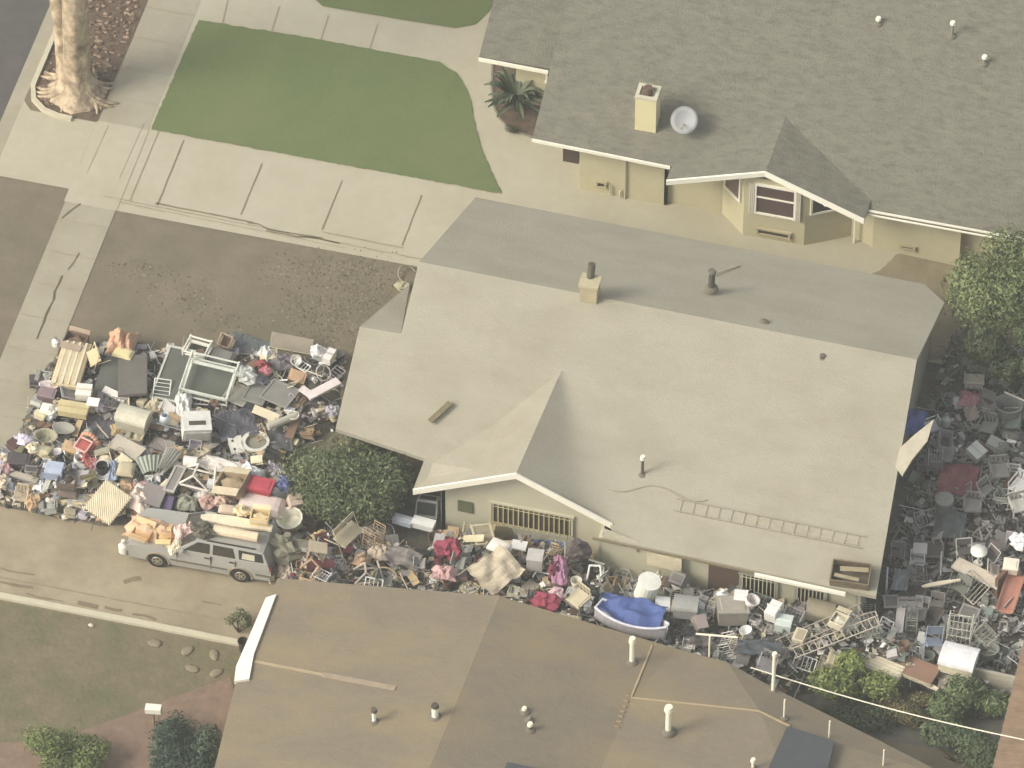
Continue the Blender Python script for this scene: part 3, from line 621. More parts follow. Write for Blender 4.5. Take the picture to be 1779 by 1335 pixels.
# white barge board: broad sloping fascia at the left gable
q = [on_plane(p_, PL) for p_ in ((462, 1042), (480, 1036), (441, 1140), (433, 1183), (407, 1187), (410, 1162))]
bb = MB(); bb.roof(rel([(v[0], v[1], v[2]+.10) for v in q], O3), [(0, 1, 2, 5), (5, 2, 3, 4)], .16); bb.build('barge_board', m_white, H3)
wall('wall', (-4.1, -24), (-4.1, -12.7), 2.5, 2.5, M((170, 150, 112)), H3, -.12)
wall('wall', (-4.1, -12.6), (9.5, -12.6), 2.5, 2.5, M((150, 138, 112)), H3, -.12); wall('wall', (9.5, -12.7), (15, -14.8), 2.3, 2.3, M((150, 138, 112)), H3, -.12)
def strip(name, a, za, c, zc, w, mat, parent, dz=.03, wob=0):
    A, C = Vector(V(a, za)), Vector(V(c, zc)); d = C-A; n = Vector((-d.y, d.x, 0)).normalized()*w/2; up = Vector((0, 0, dz)); bb = MB(); o = parent.location
    vs = [A-n, A+n, C+n, C-n]; bb.add([v+up-o for v in vs]+[v-up*2-o for v in vs], [(3, 2, 1, 0), (4, 5, 6, 7), (0, 1, 5, 4), (1, 2, 6, 5), (2, 3, 7, 6), (3, 0, 4, 7)]); return bb.build(name, mat, parent)
m_cap = M((186, 166, 132))
strip('ridge_cap', (442, 1150), z3(442, 1150), (560, 1173), z3(560, 1173), .10, m_cap, H3); strip('ridge_cap', (560, 1173), z3(560, 1173), (687, 1197), z3(687, 1197), .20, M((170, 152, 128)), H3)
strip('ridge_cap', (1133, 1122), z3(1133, 1122), (1096, 1213), z3(1096, 1213), .06, m_cap, H3); strip('ridge_cap', (1096, 1213), z3(1096, 1213), (1318, 1236), 3.1, .06, m_cap, H3); strip('ridge_cap', (1318, 1236), 3.1, (1372, 1262), 3.05, .06, m_cap, H3)
for i in range(7): strip('patch', (1068+i*3, 1262-i*9), z3(1068, 1240), (1076+i*3, 1264-i*9), z3(1068, 1240), .05, M((176, 150, 118)), H3, .02)
m_panel = M((84, 86, 88), rough=.5)
bb = MB(); bb.roof(rel([V(p_, 3.16) for p_ in ((1368, 1262), (1450, 1288), (1436, 1345), (1330, 1345))], O3), [(0, 1, 2, 3)], .16); bb.build('dark_panel', m_panel, H3)
bb = MB(); bb.roof(rel([V(p_, z3(900, 1340)+.06) for p_ in ((848, 1317), (975, 1343), (960, 1420), (820, 1420))], O3), [(0, 1, 2, 3)], .24); bb.build('dark_panel', m_panel, H3)
m_pipe = M((250, 240, 212), rough=.5, var=.03, k=.85)
roof_pipe((1098, 1150), z3(1098, 1150), .95, .085, m_pipe, cap=(.12, .2, m_pipe), parent=H3)
roof_pipe((1161, 1270), 3.05, 1.0, .095, m_pipe, cap=(.15, .17, m_pipe), parent=H3)
roof_pipe((1343, 1201), 2.75, 1.75, .06, m_pipe, cap=(.09, .1, m_pipe), parent=H3)
roof_pipe((1362, 1248), 3.0, .9, .03, m_pipe, parent=H3); roof_pipe((1440, 1287), 2.7, .95, .03, m_pipe, parent=H3); roof_pipe((1308, 1335), 3.05, .35, .05, m_pipe, cap=(.09, .1, m_pipe), parent=H3)
roof_pipe((650, 1254), z3(650, 1254), .5, .07, m_white, cap=(.11, .12, M((108, 98, 80))), parent=H3); roof_pipe((756, 1246), z3(756, 1246), .5, .11, m_white, cap=(.13, .1, M((92, 84, 70))), parent=H3)
roof_pipe((911, 1236), z3(911, 1236), .1, .07, m_pipe, cap=(.09, .08, m_pipe), parent=H3); roof_pipe((919, 1252), z3(919, 1252), .12, .05, m_grey, parent=H3); roof_pipe((921, 1268), z3(921, 1268), .22, .06, M((130, 110, 80)), cap=(.1, .09, m_pipe), parent=H3)
roof_pipe((1534, 1335), 2.55, .9, .025, m_pipe, parent=H3)
# T shaped post on the roof edge and the overhead wire
p = G(1232, 1142, 2.7); bb = MB(); bb.cyl(p-O3-Vector((0, 0, .2)), p-O3+Vector((0, 0, 1.0)), .03); bb.cyl(p-O3+Vector((-.45, 0, 1.0)), p-O3+Vector((.85, .18, 1.0)), .035); bb.build('mast', m_pipe, H3)
bb = MB(); A, C = G(1304, 1160, 3.1), G(1830, 1296, 3.6); pts = [A.lerp(C, t/20)+Vector((0, 0, -.25*math.sin(math.pi*t/20))) for t in range(21)]
bb.tube(pts, .022, 6); tag(bb.build('overhead_wire', M((238, 232, 205), k=.85)), 'pale overhead wire running from the brown roof past the shrubs to the right', 'wire')
# tile roof corner, bottom right
H4 = empty('tile_roofed_porch', (20, -13, 0), 'reddish brown porch roof with raised tile rows at the bottom right corner', 'porch')
A, B_, C_, D_ = Vector(V((1781, 1105), 2.7)), Vector(V((1722, 1345), 2.3)), Vector(V((1722, 1345), 2.3))+Vector((5, 0, .9)), Vector(V((1781, 1105), 2.7))+Vector((5, 0, .9))
bb = MB(); bb.roof(rel([A, B_, C_, D_], H4.location), [(0, 1, 2, 3)], .12)
for i in range(16):
    t = (i+.5)/16; a = A.lerp(B_, t)-H4.location; c = D_.lerp(C_, t)-H4.location; bb.cyl(a, c, .07, n=6)
bb.build('roof', M((148, 124, 100), var=.2, scale=3), H4)
bb = MB(); bb.box((.4, 1.5, 1.1), (.12, .12, 2.2)); bb.build('post', M((120, 104, 84)), H4); bb = MB(); bb.box((.2, -3.6, 1.0), (.12, .12, 2.0)); bb.build('post', M((120, 104, 84)), H4)

# ------------------------------------------------------------------ station wagon
car = empty('station_wagon', (-7.72, -9.70, .022), 'silver beige station wagon parked on the driveway half buried in junk', 'car', rz=R(1.0))
m_paint = M((180, 177, 166), rough=.4, var=.03, spec=.5); m_tr = M((56, 52, 48), rough=.6)
def profile():
    pts = [(-2.38, .28), (-2.42, .42), (-2.40, .74), (-2.30, .84), (-1.6, .93), (-.75, .99), (2.28, 1.0), (2.36, .82), (2.42, .5), (2.38, .3)]
    low = [(1.86, .26)]
    def arch(cx, r=.37):
        return [(cx+r*math.cos(t*math.pi/8), .31+r*math.sin(t*math.pi/8)*.98) for t in range(0, 9)]
    low += arch(1.38)+[(.95, .24), (-.95, .24)]+arch(-1.39)+[(-1.84, .26)]
    return pts+low
pr = profile(); n = len(pr); bb = MB(); hw = .86
def yk(z): return hw-(max(0, z-.62)*.16)-(max(0, .45-z)*.1)
bb.add([(x, -yk(z), z) for x, z in pr]+[(x, yk(z), z) for x, z in pr], [tuple(range(n)), tuple(range(2*n-1, n-1, -1))]+[((i+1) % n, i, n+i, n+(i+1) % n) for i in range(n)])
bb.build('body', m_paint, car)
gh = [(-.72, .985), (-.12, 1.40), (.1, 1.445), (1.95, 1.43), (2.12, 1.38), (2.3, .99)]; n = len(gh); bb = MB()
def yg(z): return .80-(z-.98)*.36
bb.add([(x, -yg(z), z) for x, z in gh]+[(x, yg(z), z) for x, z in gh], [tuple(range(n-1, -1, -1)), tuple(range(n, 2*n))]+[(i, (i+1) % n, n+(i+1) % n, n+i) for i in range(n)])
bb.build('cabin', m_paint, car)
def side_pane(name, poly, mat, off=.006, s=-1):
    bb = MB(); bb.add([(x, s*(yg(z)+off), z) for x, z in poly]+[(x, s*(yg(z)-.02), z) for x, z in poly], [tuple(range(len(poly))), tuple(range(2*len(poly)-1, len(poly)-1, -1))]+[((i+1) % len(poly), i, len(poly)+i, len(poly)+(i+1) % len(poly)) for i in range(len(poly))]); return bb.build(name, mat, car)
m_cg = M((72, 66, 56), rough=.12, spec=.7, var=.2, scale=4)
for s in (-1, 1):
    side_pane('side_window', [(-.50, 1.03), (.36, 1.03), (.36, 1.37), (-.05, 1.37)], m_cg, s=s)
    side_pane('side_window', [(.46, 1.03), (1.22, 1.03), (1.12, 1.36), (.46, 1.37)], m_cg, s=s)
    side_pane('side_window', [(1.34, 1.03), (2.16, 1.05), (2.08, 1.33), (1.30, 1.35)], m_tr, s=s)
    for x in (-1.39, 1.38):
        bb = MB(); bb.cyl((x, s*.62, .31), (x, s*.85, .31), .31, n=24); w = bb.build('wheel', M((42, 40, 38), rough=.8), car)
        bb = MB(); bb.cyl((x, s*.83, .31), (x, s*.865, .31), .20, .18, n=20); rm = bb.build('rim', M((190, 180, 156), rough=.35, metal=.5), w)
        bb = MB()
        for i in range(5):
            a = i*1.2566; bb.box((x+.11*math.cos(a), s*.868, .31+.11*math.sin(a)), (.05, .02, .075), ry=-a)
        bb.build('slots', M((70, 64, 56)), rm)
        bb = MB()
        for i in range(13):
            a0_, a1_ = math.pi*(i-.5)/12, math.pi*(i+.5)/12
            bb.box((x+.385*math.cos(math.pi*i/12), s*.862, .31+.385*math.sin(math.pi*i/12)), (.05, .03, .105), ry=-math.pi*i/12)
        bb.build('arch_trim', M((176, 162, 134), rough=.4), car)
side_pane('window_sticker', [(1.42, 1.07), (1.86, 1.07), (1.84, 1.26), (1.44, 1.27)], M((214, 206, 178)), .012)
for (x0, x1) in ((-.72, .40), (.42, 1.22)):
    for x in (x0, x1): bb = MB(); bb.box((x, -.846, .68), (.014, .03, .56)); bb.build('door_seam', m_tr, car)
    bb = MB(); bb.box((x1-.12, -.835, .86), (.16, .03, .035)); bb.build('door_handle', m_tr, car)
bb = MB(); bb.box((0, -.868, .52), (3.4-1.5, .02, .06)); bb.box((2.12, -.865, .52), (.46, .02, .06)); bb.build('side_moulding', M((118, 108, 92)), car)
bb = MB(); bb.box((-2.43, 0, .45), (.16, 1.72, .2)); bb.build('bumper', M((128, 118, 100)), car); bb = MB(); bb.box((2.44, 0, .45), (.16, 1.72, .2)); bb.build('bumper', M((118, 108, 92)), car)
for y in (-.62, .62):
    bb = MB(); bb.box((-2.41, y, .68), (.05, .34, .15)); bb.build('headlight', M((222, 216, 200), rough=.2), car)
    bb = MB(); bb.box((2.38, y*1.18, .72), (.06, .2, .26)); bb.build('tail_light', M((140, 50, 44), rough=.3), car)
bb = MB(); bb.add([(-.73, -.74, 1.0), (-.73, .74, 1.0), (-.15, .62, 1.40), (-.15, -.62, 1.40)], [(0, 3, 2, 1)]); o = bb.build('windscreen', m_cg, car); o.location = (-.008, 0, .008)
bb = MB(); bb.box((-.55, -.9, 1.04), (.12, .16, .11)); bb.build('mirror', m_paint, car)
bb = MB()
for y in (-.6, .6): bb.box((1.05, y, 1.46), (1.6, .04, .035))
bb.build('roof_rail', m_tr, car)
# ------------------------------------------------------------------ rubbish: heap heights
WZ = {
 'A1': (poly_px([(45, 715), (75, 640), (120, 600), (600, 622), (590, 745), (500, 800), (430, 790), (150, 800), (20, 810)]), .45),
 'A2': (poly_px([(-60, 800), (30, 780), (480, 800), (540, 880), (548, 945), (480, 940), (300, 905), (225, 915), (165, 915), (-60, 868)]), .95),
 'C': ([(-4.7, -11.6), (-4.9, -9.0), (-3.8, -8.1), (-1.0, -8.2), (-.6, -7.2), (4.7, -7.0), (5.0, -7.7), (6.0, -7.7), (6.0, -11.8)], 1.4),
 'D': ([(5.2, -11.9), (5.0, -7.55), (13.6, -7.55), (15.5, -8.2), (15.8, -9.7), (13.6, -9.7), (12.0, -10.8), (10.6, -11.9)], 1.45),
 'E': ([(13.9, -9.3), (13.6, 2.0), (13.5, 5.6), (19.6, 5.6), (19.8, -8.6), (18.2, -9.4), (15.5, -9.6)], .65),
}
def pdist(x, y, P_):
    ins = False; dm = 1e9; n = len(P_)
    for i in range(n):
        x1, y1 = P_[i]; x2, y2 = P_[(i+1) % n]
        if (y1 > y) != (y2 > y) and x < (x2-x1)*(y-y1)/(y2-y1)+x1: ins = not ins
        dx, dy = x2-x1, y2-y1; t = max(0, min(1, ((x-x1)*dx+(y-y1)*dy)/(dx*dx+dy*dy+1e-9))); dm = min(dm, math.hypot(x-x1-t*dx, y-y1-t*dy))
    return dm if ins else -dm
def hz_(x, y, k):
    P_, H = WZ[k]; d = pdist(x, y, P_)
    if d <= 0: return 0
    t = min(1, d/.8); return H*t*(2-t)*(.8+.45*noise.noise(Vector((x*.9, y*.9, 3))))
def heap(x, y): return max(hz_(x, y, k) for k in WZ)
HEAPNAME = {'A1': 'front yard', 'A2': 'driveway edge', 'C': 'passage beside the gable', 'D': 'side yard', 'E': 'back yard'}
m_heap = M((84, 79, 72), var=.45, scale=7, tint=(128, 118, 102), scale2=2.5, var2=.9, bump=1)
def P2(v):
    d = Vector(v)-CAM; w = d.dot(FW); return PW/2+FPX*d.dot(RT)/w, PH/2-FPX*d.dot(UP)/w
PAL = {
 'white': (246, 242, 230), 'cream': (214, 202, 170), 'pale grey': (182, 178, 170), 'grey': (146, 142, 134), 'dark grey': (92, 89, 84), 'black': (62, 60, 58), 'brown': (124, 102, 84), 'tan': (192, 166, 128),
 'blue grey': (146, 152, 162), 'lilac': (186, 178, 184), 'red': (166, 76, 78), 'pink': (200, 160, 154), 'olive': (122, 116, 84), 'green grey': (134, 142, 130), 'blue': (84, 104, 150), 'maroon': (112, 62, 66), 'mauve': (124, 110, 110)}
ZP = {'A1': ['white', 'pale grey', 'pale grey', 'grey', 'grey', 'dark grey', 'black', 'cream', 'cream', 'tan', 'lilac', 'brown'],
 'A2': ['white', 'white', 'white', 'cream', 'cream', 'cream', 'cream', 'pale grey', 'pale grey', 'tan', 'tan', 'brown', 'black', 'lilac', 'pink', 'blue grey', 'olive', 'dark grey'],
 'C': ['white', 'white', 'cream', 'cream', 'cream', 'pale grey', 'pale grey', 'grey', 'dark grey', 'brown', 'brown', 'maroon', 'mauve', 'black', 'tan', 'tan'],
 'D': ['white', 'white', 'pale grey', 'pale grey', 'pale grey', 'grey', 'grey', 'green grey', 'dark grey', 'cream', 'brown', 'black', 'cream'],
 'E': ['grey', 'grey', 'grey', 'dark grey', 'dark grey', 'white', 'pale grey', 'black', 'mauve', 'green grey', 'pale grey', 'pale grey', 'brown']}  # back yard list E is greyer and darker, carrying that yard's shade in colour
# heap body and tiny scraps: nobody could count these
NB = {}
def scrap_cloud(key, n, seed):
    poly, H = WZ[key]; rnd = random.Random(seed); xs = [p[0] for p in poly]; ys = [p[1] for p in poly]
    cols = [c_ for c_ in ZP[key] if c_ not in ('red', 'blue grey', 'maroon', 'pink', 'blue')]+[c_ for c_ in set(ZP[key]) if c_ in ('maroon', 'blue grey')][:1]; b = MB(); st = .22
    nx, ny = int((max(xs)-min(xs))/st)+3, int((max(ys)-min(ys))/st)+3; b.cur = 0; idx = {}; vs = []
    for j in range(ny):
        for i in range(nx):
            x, y = min(xs)-st+i*st, min(ys)-st+j*st; h = hz_(x, y, key)
            z = h-.06+(.16*(noise.noise(Vector((x*4, y*4, 9)))) if h > .05 else -.05); idx[i, j] = len(vs); vs.append((x, y, max(z, .0) if h > .02 else -.05))
    fs = []
    for j in range(ny-1):
        for i in range(nx-1):
            q = (idx[i, j], idx[i+1, j], idx[i+1, j+1], idx[i, j+1])
            if any(vs[k][2] > 0 for k in q): fs.append(q)
    b.add(vs, fs); k = 0
    while k < n:
        x, y = rnd.uniform(min(xs), max(xs)), rnd.uniform(min(ys), max(ys)); h = hz_(x, y, key)
        if h <= .03: continue
        k += 1; b.cur = 1+rnd.randrange(len(cols)); t = rnd.random(); c = (x, y, h+rnd.uniform(-.02, .1)); s = rnd.uniform(.03, .13)
        if t < .3: b.box(c, (s*1.6, s, s*rnd.uniform(.1, .8)), rnd.random()*3, rnd.uniform(-.5, .5), rnd.uniform(-.5, .5))
        elif t < .5: b.blob(c, (s, s*.8, s*.6), k, .5, 6, 2.2)
        elif t < .8:
            a = rnd.random()*6.28; L = rnd.uniform(.2, .6); b.cur = b.cur if rnd.random() < .5 else 1+cols.index('pale grey'); b.cyl(c, (x+math.cos(a)*L, y+math.sin(a)*L, c[2]+rnd.uniform(-.1, .25)), .012, n=4)
        else:
            a = rnd.random()*3; d = Vector((math.cos(a), math.sin(a), rnd.uniform(-.3, .3)))*s*1.5; e = Vector((-math.sin(a), math.cos(a), rnd.uniform(-.3, .3)))*s; c = Vector(c)+Vector((0, 0, .04))
            b.add([c-d-e, c+d-e*.6, c+d+e, c-d*.8+e], [(0, 1, 2, 3)])
    o = b.build('rubbish_heap', [m_heap]+[M(PAL[c_]) for c_ in cols])
    tag(o, 'matted heap of small rubbish scraps filling the '+HEAPNAME[key], 'rubbish', kind='stuff')
for i, (k, n) in enumerate((('A1', 1700), ('A2', 2800), ('C', 2600), ('D', 2400), ('E', 3800))): scrap_cloud(k, n, 40+i)

# ------------------------------------------------------------------ kinds of discarded things
# each returns a list of (part name, MB, colour index, smooth, parent index)
def k_box(L, W, H, sd):
    r = random.Random(sd); b = MB(); t = .03
    for c, d in (((0, 0, t/2), (L, W, t)), ((0, -W/2+t/2, H/2+t/2), (L, t, H-t)), ((0, W/2-t/2, H/2+t/2), (L, t, H-t)), ((-L/2+t/2, 0, H/2+t/2), (t, W-2*t, H-t)), ((L/2-t/2, 0, H/2+t/2), (t, W-2*t, H-t))): b.box(c, d)
    b.blob((0, 0, H*.55), (L*.44, W*.42, H*.3), sd, .3, 8); out = [('box_body', b, 0, 0, None)]
    for s in (-1, 1):
        f = MB(); a = r.uniform(.2, 1.0); q = W*.42; f.box((0, s*(W/2+math.cos(a)*q/2), H+s*0+math.sin(a)*q/2*r.choice((1, -.3))), (L*.97, q, .015), rx=s*a*r.choice((1, -.3))); out.append(('flap', f, 1, 0, None))
    return out
def k_carton(L, W, H, sd):
    b = MB(); b.box((0, 0, H*.42), (L, W, H*.84)); l = MB(); l.box((0, 0, H*.92), (L*1.04, W*1.04, H*.16)); s = MB(); s.box((0, 0, H+.006), (L*.98, W*.12, .008)); return [('carton', b, 0, 0, None), ('lid', l, 0, 0, None), ('tape', s, 1, 0, None)]
def k_tote(L, W, H, sd):
    b = MB(); b.box((0, 0, H*.44), (L*.88, W*.86, H*.88), taper=1.1); l = MB(); l.box((0, 0, H*.93), (L, W, H*.1)); l.box((0, 0, H*1.0), (L*.8, W*.75, H*.08), taper=.9)
    return [('tub', b, 0, 0, None), ('lid', l, 1, 0, None)]
def k_bin(L, W, H, sd):
    r0 = L/2; b = MB(); b.lathe([(r0*.72, 0), (r0*.98, H), (r0*1.06, H), (r0*1.06, H-.03), (r0*.9, H-.02), (r0*.66, .05), (.01, .05)], 14, sy=W/L); return [('tub', b, 0, 0, None)]
def k_bucket(L, W, H, sd):
    r0 = L/2; b = MB(); b.lathe([(r0*.8, 0), (r0, H), (r0*.93, H), (r0*.7, .05), (.01, .05)], 14)
    h = MB(); h.tube([(r0*math.cos(a), .12*math.sin(a), H+r0*.8*math.sin(a)) for a in [i*math.pi/8 for i in range(9)]], .012, 4); return [('bucket', b, 0, 0, None), ('handle', h, 1, 0, None)]
def k_drum(L, W, H, sd):
    r0 = L/2; b = MB(); b.lathe([(r0*.9, 0), (r0, .03), (r0*.96, H*.5), (r0, H-.04), (r0*.94, H), (.01, H)], 18); l = MB(); l.lathe([(r0*1.04, H-.03), (r0*1.04, H+.03), (r0*.6, H+.045), (.01, H+.05)], 18); return [('drum', b, 0, 0, None), ('lid', l, 1, 0, None)]
def k_bag(L, W, H, sd):
    b = MB(); b.blob((0, 0, H*.45), (L/2, W/2, H*.5), sd, .4, 14, 2.2, .15); k = MB(); k.lathe([(L*.05, H*.85), (L*.03, H*.98), (L*.1, H*1.15)], 7); return [('bag', b, 0, 0, None), ('knot', k, 0, 0, None)]
def k_cloth(L, W, H, sd):
    b = MB()
    def f(x, y):
        u, v = x/L*2, y/W*2; k = 1+.35*noise.noise(Vector((u*1.5, v*1.5, sd)))
        e = max(abs(u), abs(v)); return (x*k, y*(1+.3*noise.noise(Vector((v*1.7, u, sd+5)))), H*(1-e**3)*(.62+.6*noise.noise(Vector((u*2.6+sd, v*2.6, 0))))+.06*noise.noise(Vector((x*14, y*14, sd))))
    b.sheet(L, W, f, 14, 12, .03); return [('cloth', b, 0, 0, None)]
def k_tarp(L, W, H, sd):
    b = MB()
    def f(x, y):
        u, v = x/L*2, y/W*2; return (x*(1+.12*noise.noise(Vector((v*2, sd, 0)))), y*(1+.12*noise.noise(Vector((u*2, sd, 4)))), H*.5*(1+noise.noise(Vector((u*1.6+sd, v*1.6, 0))))+.05*abs(noise.noise(Vector((u*5, v*2, sd+9)))))
    b.sheet(L, W, f, 18, 14, .02); return [('tarp', b, 0, 0, None)]
def k_cushion(L, W, H, sd):
    b = MB(); b.sheet(L, W, lambda x, y: H*(.35+.65*max(0, (1-abs(2*x/L)**4)*(1-abs(2*y/W)**4))**.5), 10, 10, H*.35); e = MB(); z = H*.3
    e.tube([(-L/2, -W/2, z), (L/2, -W/2, z), (L/2, W/2, z), (-L/2, W/2, z), (-L/2, -W/2, z)], .014, 4); return [('cushion', b, 0, 0, None), ('piping', e, 1, 0, None)]
def k_mattress(L, W, H, sd):
    b = MB(); b.sheet(L, W, lambda x, y: H*(.7+.3*max(0, (1-abs(2*x/L)**8)*(1-abs(2*y/W)**8))), 14, 10, H*.7); out = [('mattress', b, 0, 0, None)]
    for i in range(4):
        s = MB(); y = (i-1.5)*W/4.4; s.sheet(L*.96, W*.07, lambda x, yy: (x, yy+y, H*(1.0)+.012), 8, 1, .02); out.append(('stripe', s, 1, 0, None))
    return out
def k_board(L, W, H, sd):
    b = MB(); b.box((0, 0, H/2), (L, W, H)); e = MB(); e.box((0, -W/2-.012, H/2), (L+.02, .02, H+.02)); return [('board', b, 0, 0, None), ('edging', e, 1, 0, None)]
def k_plank(L, W, H, sd):
    n = 10; b = MB(); b.prism([(-L/2, -W*.1)]+[(-L/2+L*i/n, -W/2*(.55+.45*math.sin(math.pi*min(1, (i/n)*1.1)))) for i in range(1, n)]+[(L/2, -W*.3), (L/2, W*.3)]+[(-L/2+L*i/n, W/2*(.55+.45*math.sin(math.pi*min(1, (i/n)*1.1)))) for i in range(n-1, 0, -1)]+[(-L/2, W*.1)], 0, H); return [('plank', b, 0, 0, None)]
def k_frame(L, W, H, sd):
    out = []; t = .07
    for c, d in (((0, -W/2, H/2), (L+t, t, H)), ((0, W/2, H/2), (L+t, t, H)), ((-L/2, 0, H/2), (t, W-t, H*.96)), ((L/2, 0, H/2), (t, W-t, H*.96))):
        b = MB(); b.box(c, d); out.append(('bar', b, 0, 0, None))
    p = MB(); p.box((0, 0, H*.3), (L-t, W-t, H*.2)); out.append(('panel', p, 1, 0, None)); return out
def k_playpen(L, W, H, sd):
    out = []; t = .05
    for z, q in ((H, 1.0), (H*.55, .9), (H*.12, .96)):
        b = MB(); pts = [(-L/2*q, -W/2*q, z), (L/2*q, -W/2*q, z), (L/2*q, W/2*q, z), (-L/2*q, W/2*q, z), (-L/2*q, -W/2*q, z)]; b.tube(pts, .035, 6); out.append(('rail', b, 0, 0, None))
    for x, y in ((-1, -1), (1, -1), (1, 1), (-1, 1)):
        b = MB(); b.cyl((x*L/2, y*W/2, 0), (x*L/2, y*W/2, H+.05), .04, n=7); out.append(('post', b, 0, 0, None))
    b = MB(); b.box((0, 0, H*.1), (L*.92, W*.9, .05)); out.append(('base', b, 1, 0, None))
    b = MB(); b.box((0, W*.3, H*.8), (L*.9, .1, .05)); out.append(('crossbar', b, 0, 0, None)); return out
def k_crate(L, W, H, sd):
    out = []
    for s in (-1, 1):
        b = MB()
        for k in range(4): b.box((0, s*W/2, H*(k+.5)/4), (L, .02, H*.16))
        b.box((-L/2+.02, s*(W/2-.015), H/2), (.04, .03, H)); b.box((L/2-.02, s*(W/2-.015), H/2), (.04, .03, H)); out.append(('side', b, 0, 0, None))
        c = MB()
        for k in range(4): c.box((s*(L/2-.01), 0, H*(k+.5)/4+.003), (.02, W-.06, H*.16))
        out.append(('end', c, 0, 0, None))
    b = MB(); b.box((0, 0, .02), (L-.03, W-.04, .02)); out.append(('base', b, 1, 0, None)); return out
def k_chair(L, W, H, sd):
    sh = H*.5; out = []; b = MB(); b.box((0, 0, sh), (L, W, .05), taper=.96); out.append(('seat', b, 0, 0, None))
    b = MB()
    for i in range(4): b.box((-L/2+L*(i+.5)/4, W/2+.03, sh+(H-sh)*.5), (L*.17, .03, H-sh))
    b.box((0, W/2+.035, H), (L, .04, .08)); out.append(('backrest', b, 0, 0, None))
    for x in (-1, 1):
        for y in (-1, 1):
            c = MB(); c.cyl((x*L*.5, y*W*.5, 0), (x*L*.44, y*W*.42, sh), .022, .03, n=6); out.append(('leg', c, 0, 0, None))
        a = MB(); a.tube([(x*L*.5, -W*.4, sh), (x*L*.52, -W*.42, sh+.2), (x*L*.52, W*.48, sh+.22)], .025, 5); out.append(('arm', a, 0, 0, None))
    return out
def k_fold(L, W, H, sd):
    out = []; 
    for x in (-1, 1):
        b = MB(); b.tube([(x*L/2, -W*.5, 0), (x*L/2, W*.35, H)], .016, 5); b.tube([(x*L*.46, W*.5, 0), (x*L*.46, -W*.45, H*.5)], .016, 5); b.tube([(x*L*.46, -W*.45, H*.5), (x*L*.46, W*.2, H*.47)], .016, 5); out.append(('side_frame', b, 0, 0, None))
    b = MB(); b.box((0, -W*.1, H*.49), (L*.9, W*.62, .02)); out.append(('seat', b, 1, 0, None))
    b = MB(); b.box((0, W*.27, H*.82), (L*.94, .02, H*.3), rx=-.25); out.append(('backrest', b, 1, 0, None))
    b = MB(); b.tube([(-L/2, W*.35, H), (L/2, W*.35, H)], .016, 5); out.append(('crossbar', b, 0, 0, None)); return out
def k_table(L, W, H, sd):
    b = MB(); b.box((0, 0, H), (L, W, .04)); out = [('tabletop', b, 0, 0, None)]
    for x in (-1, 1):
        for y in (-1, 1):
            c = MB(); c.cyl((x*L*.44, y*W*.44, 0), (x*L*.44, y*W*.44, H), .02, n=6); out.append(('leg', c, 1, 0, None))
    return out
def k_round(L, W, H, sd):
    b = MB(); b.lathe([(.01, H), (L/2, H), (L/2, H+.04), (.01, H+.05)], 20); s = MB(); s.cyl((0, 0, 0), (0, 0, H), .04); f = MB(); f.lathe([(L*.3, 0), (L*.3, .03), (.03, .06)], 10); return [('tabletop', b, 0, 1, None), ('column', s, 0, 0, None), ('foot', f, 0, 0, None)]
def k_rack(L, W, H, sd):
    out = []
    for x in (-1, 1):
        b = MB(); b.tube([(x*L/2, -W/2, 0), (x*L/2, -W/2, H), (x*L/2, W/2, H), (x*L/2, W/2, 0)], .018, 5); out.append(('side_frame', b, 0, 0, None))
    for z in (.15, .5, .85):
        b = MB(); n = 5
        b.tube([(-L/2, -W/2, H*z), (L/2, -W/2, H*z), (L/2, W/2, H*z), (-L/2, W/2, H*z), (-L/2, -W/2, H*z)], .012, 4)
        for i in range(1, n): b.tube([(-L/2+L*i/n, -W/2, H*z), (-L/2+L*i/n, W/2, H*z)], .008, 4)
        out.append(('shelf', b, 0, 0, None))
    return out
def k_grid(L, W, H, sd):
    out = []; b = MB(); t = .02; b.tube([(-L/2, -W/2, t), (L/2, -W/2, t), (L/2, W/2, t), (-L/2, W/2, t), (-L/2, -W/2, t)], .02, 5); out.append(('frame', b, 0, 0, None)); b = MB(); n = max(4, int(L/.13))
    for i in range(1, n): b.cyl((-L/2+L*i/n, -W/2, t), (-L/2+L*i/n, W/2, t), .012, n=4)
    m = max(1, int(W/.4))
    for i in range(1, m): b.cyl((-L/2, -W/2+W*i/m, t+.01), (L/2, -W/2+W*i/m, t+.01), .012, n=4)
    out.append(('bars', b, 0, 0, None)); return out
def k_lattice(L, W, H, sd):
    out = []; n = 11
    for s, z in ((1, .02), (-1, .035)):
        b = MB()
        for i in range(-n, n+1):
            c = i*L/n*.95
            # slats clipped to the panel rectangle
            p = [];
            for t in (-L/2, L/2):
                y = s*(t-c)
                if -W/2 <= y <= W/2: p.append((t, y))
            for y in (-W/2, W/2):
                t = s*y+c
                if -L/2 < t < L/2: p.append((t, y))
            if len(p) >= 2: b.tube([(*p[0], z), (*p[-1], z)], .034, 4)
        out.append(('slats', b, 0, 0, None))
    b = MB(); b.box((0, 0, -.04), (L*.94, W*.94, .02)); out.append(('backing', b, 1, 0, None)); return out
def k_appl(L, W, H, sd):
    b = MB(); b.box((0, 0, H/2), (L, W, H), taper=.97); out = [('body', b, 0, 0, None)]; s = MB(); s.box((0, -W*.12, H+.004), (L*.58, W*.2, .02)); out.append(('slot', s, 1, 0, None)); d = MB(); d.box((0, -W/2-.006, H*.45), (L*.86, .02, H*.7)); out.append(('front_panel', d, 0, 0, None)); return out
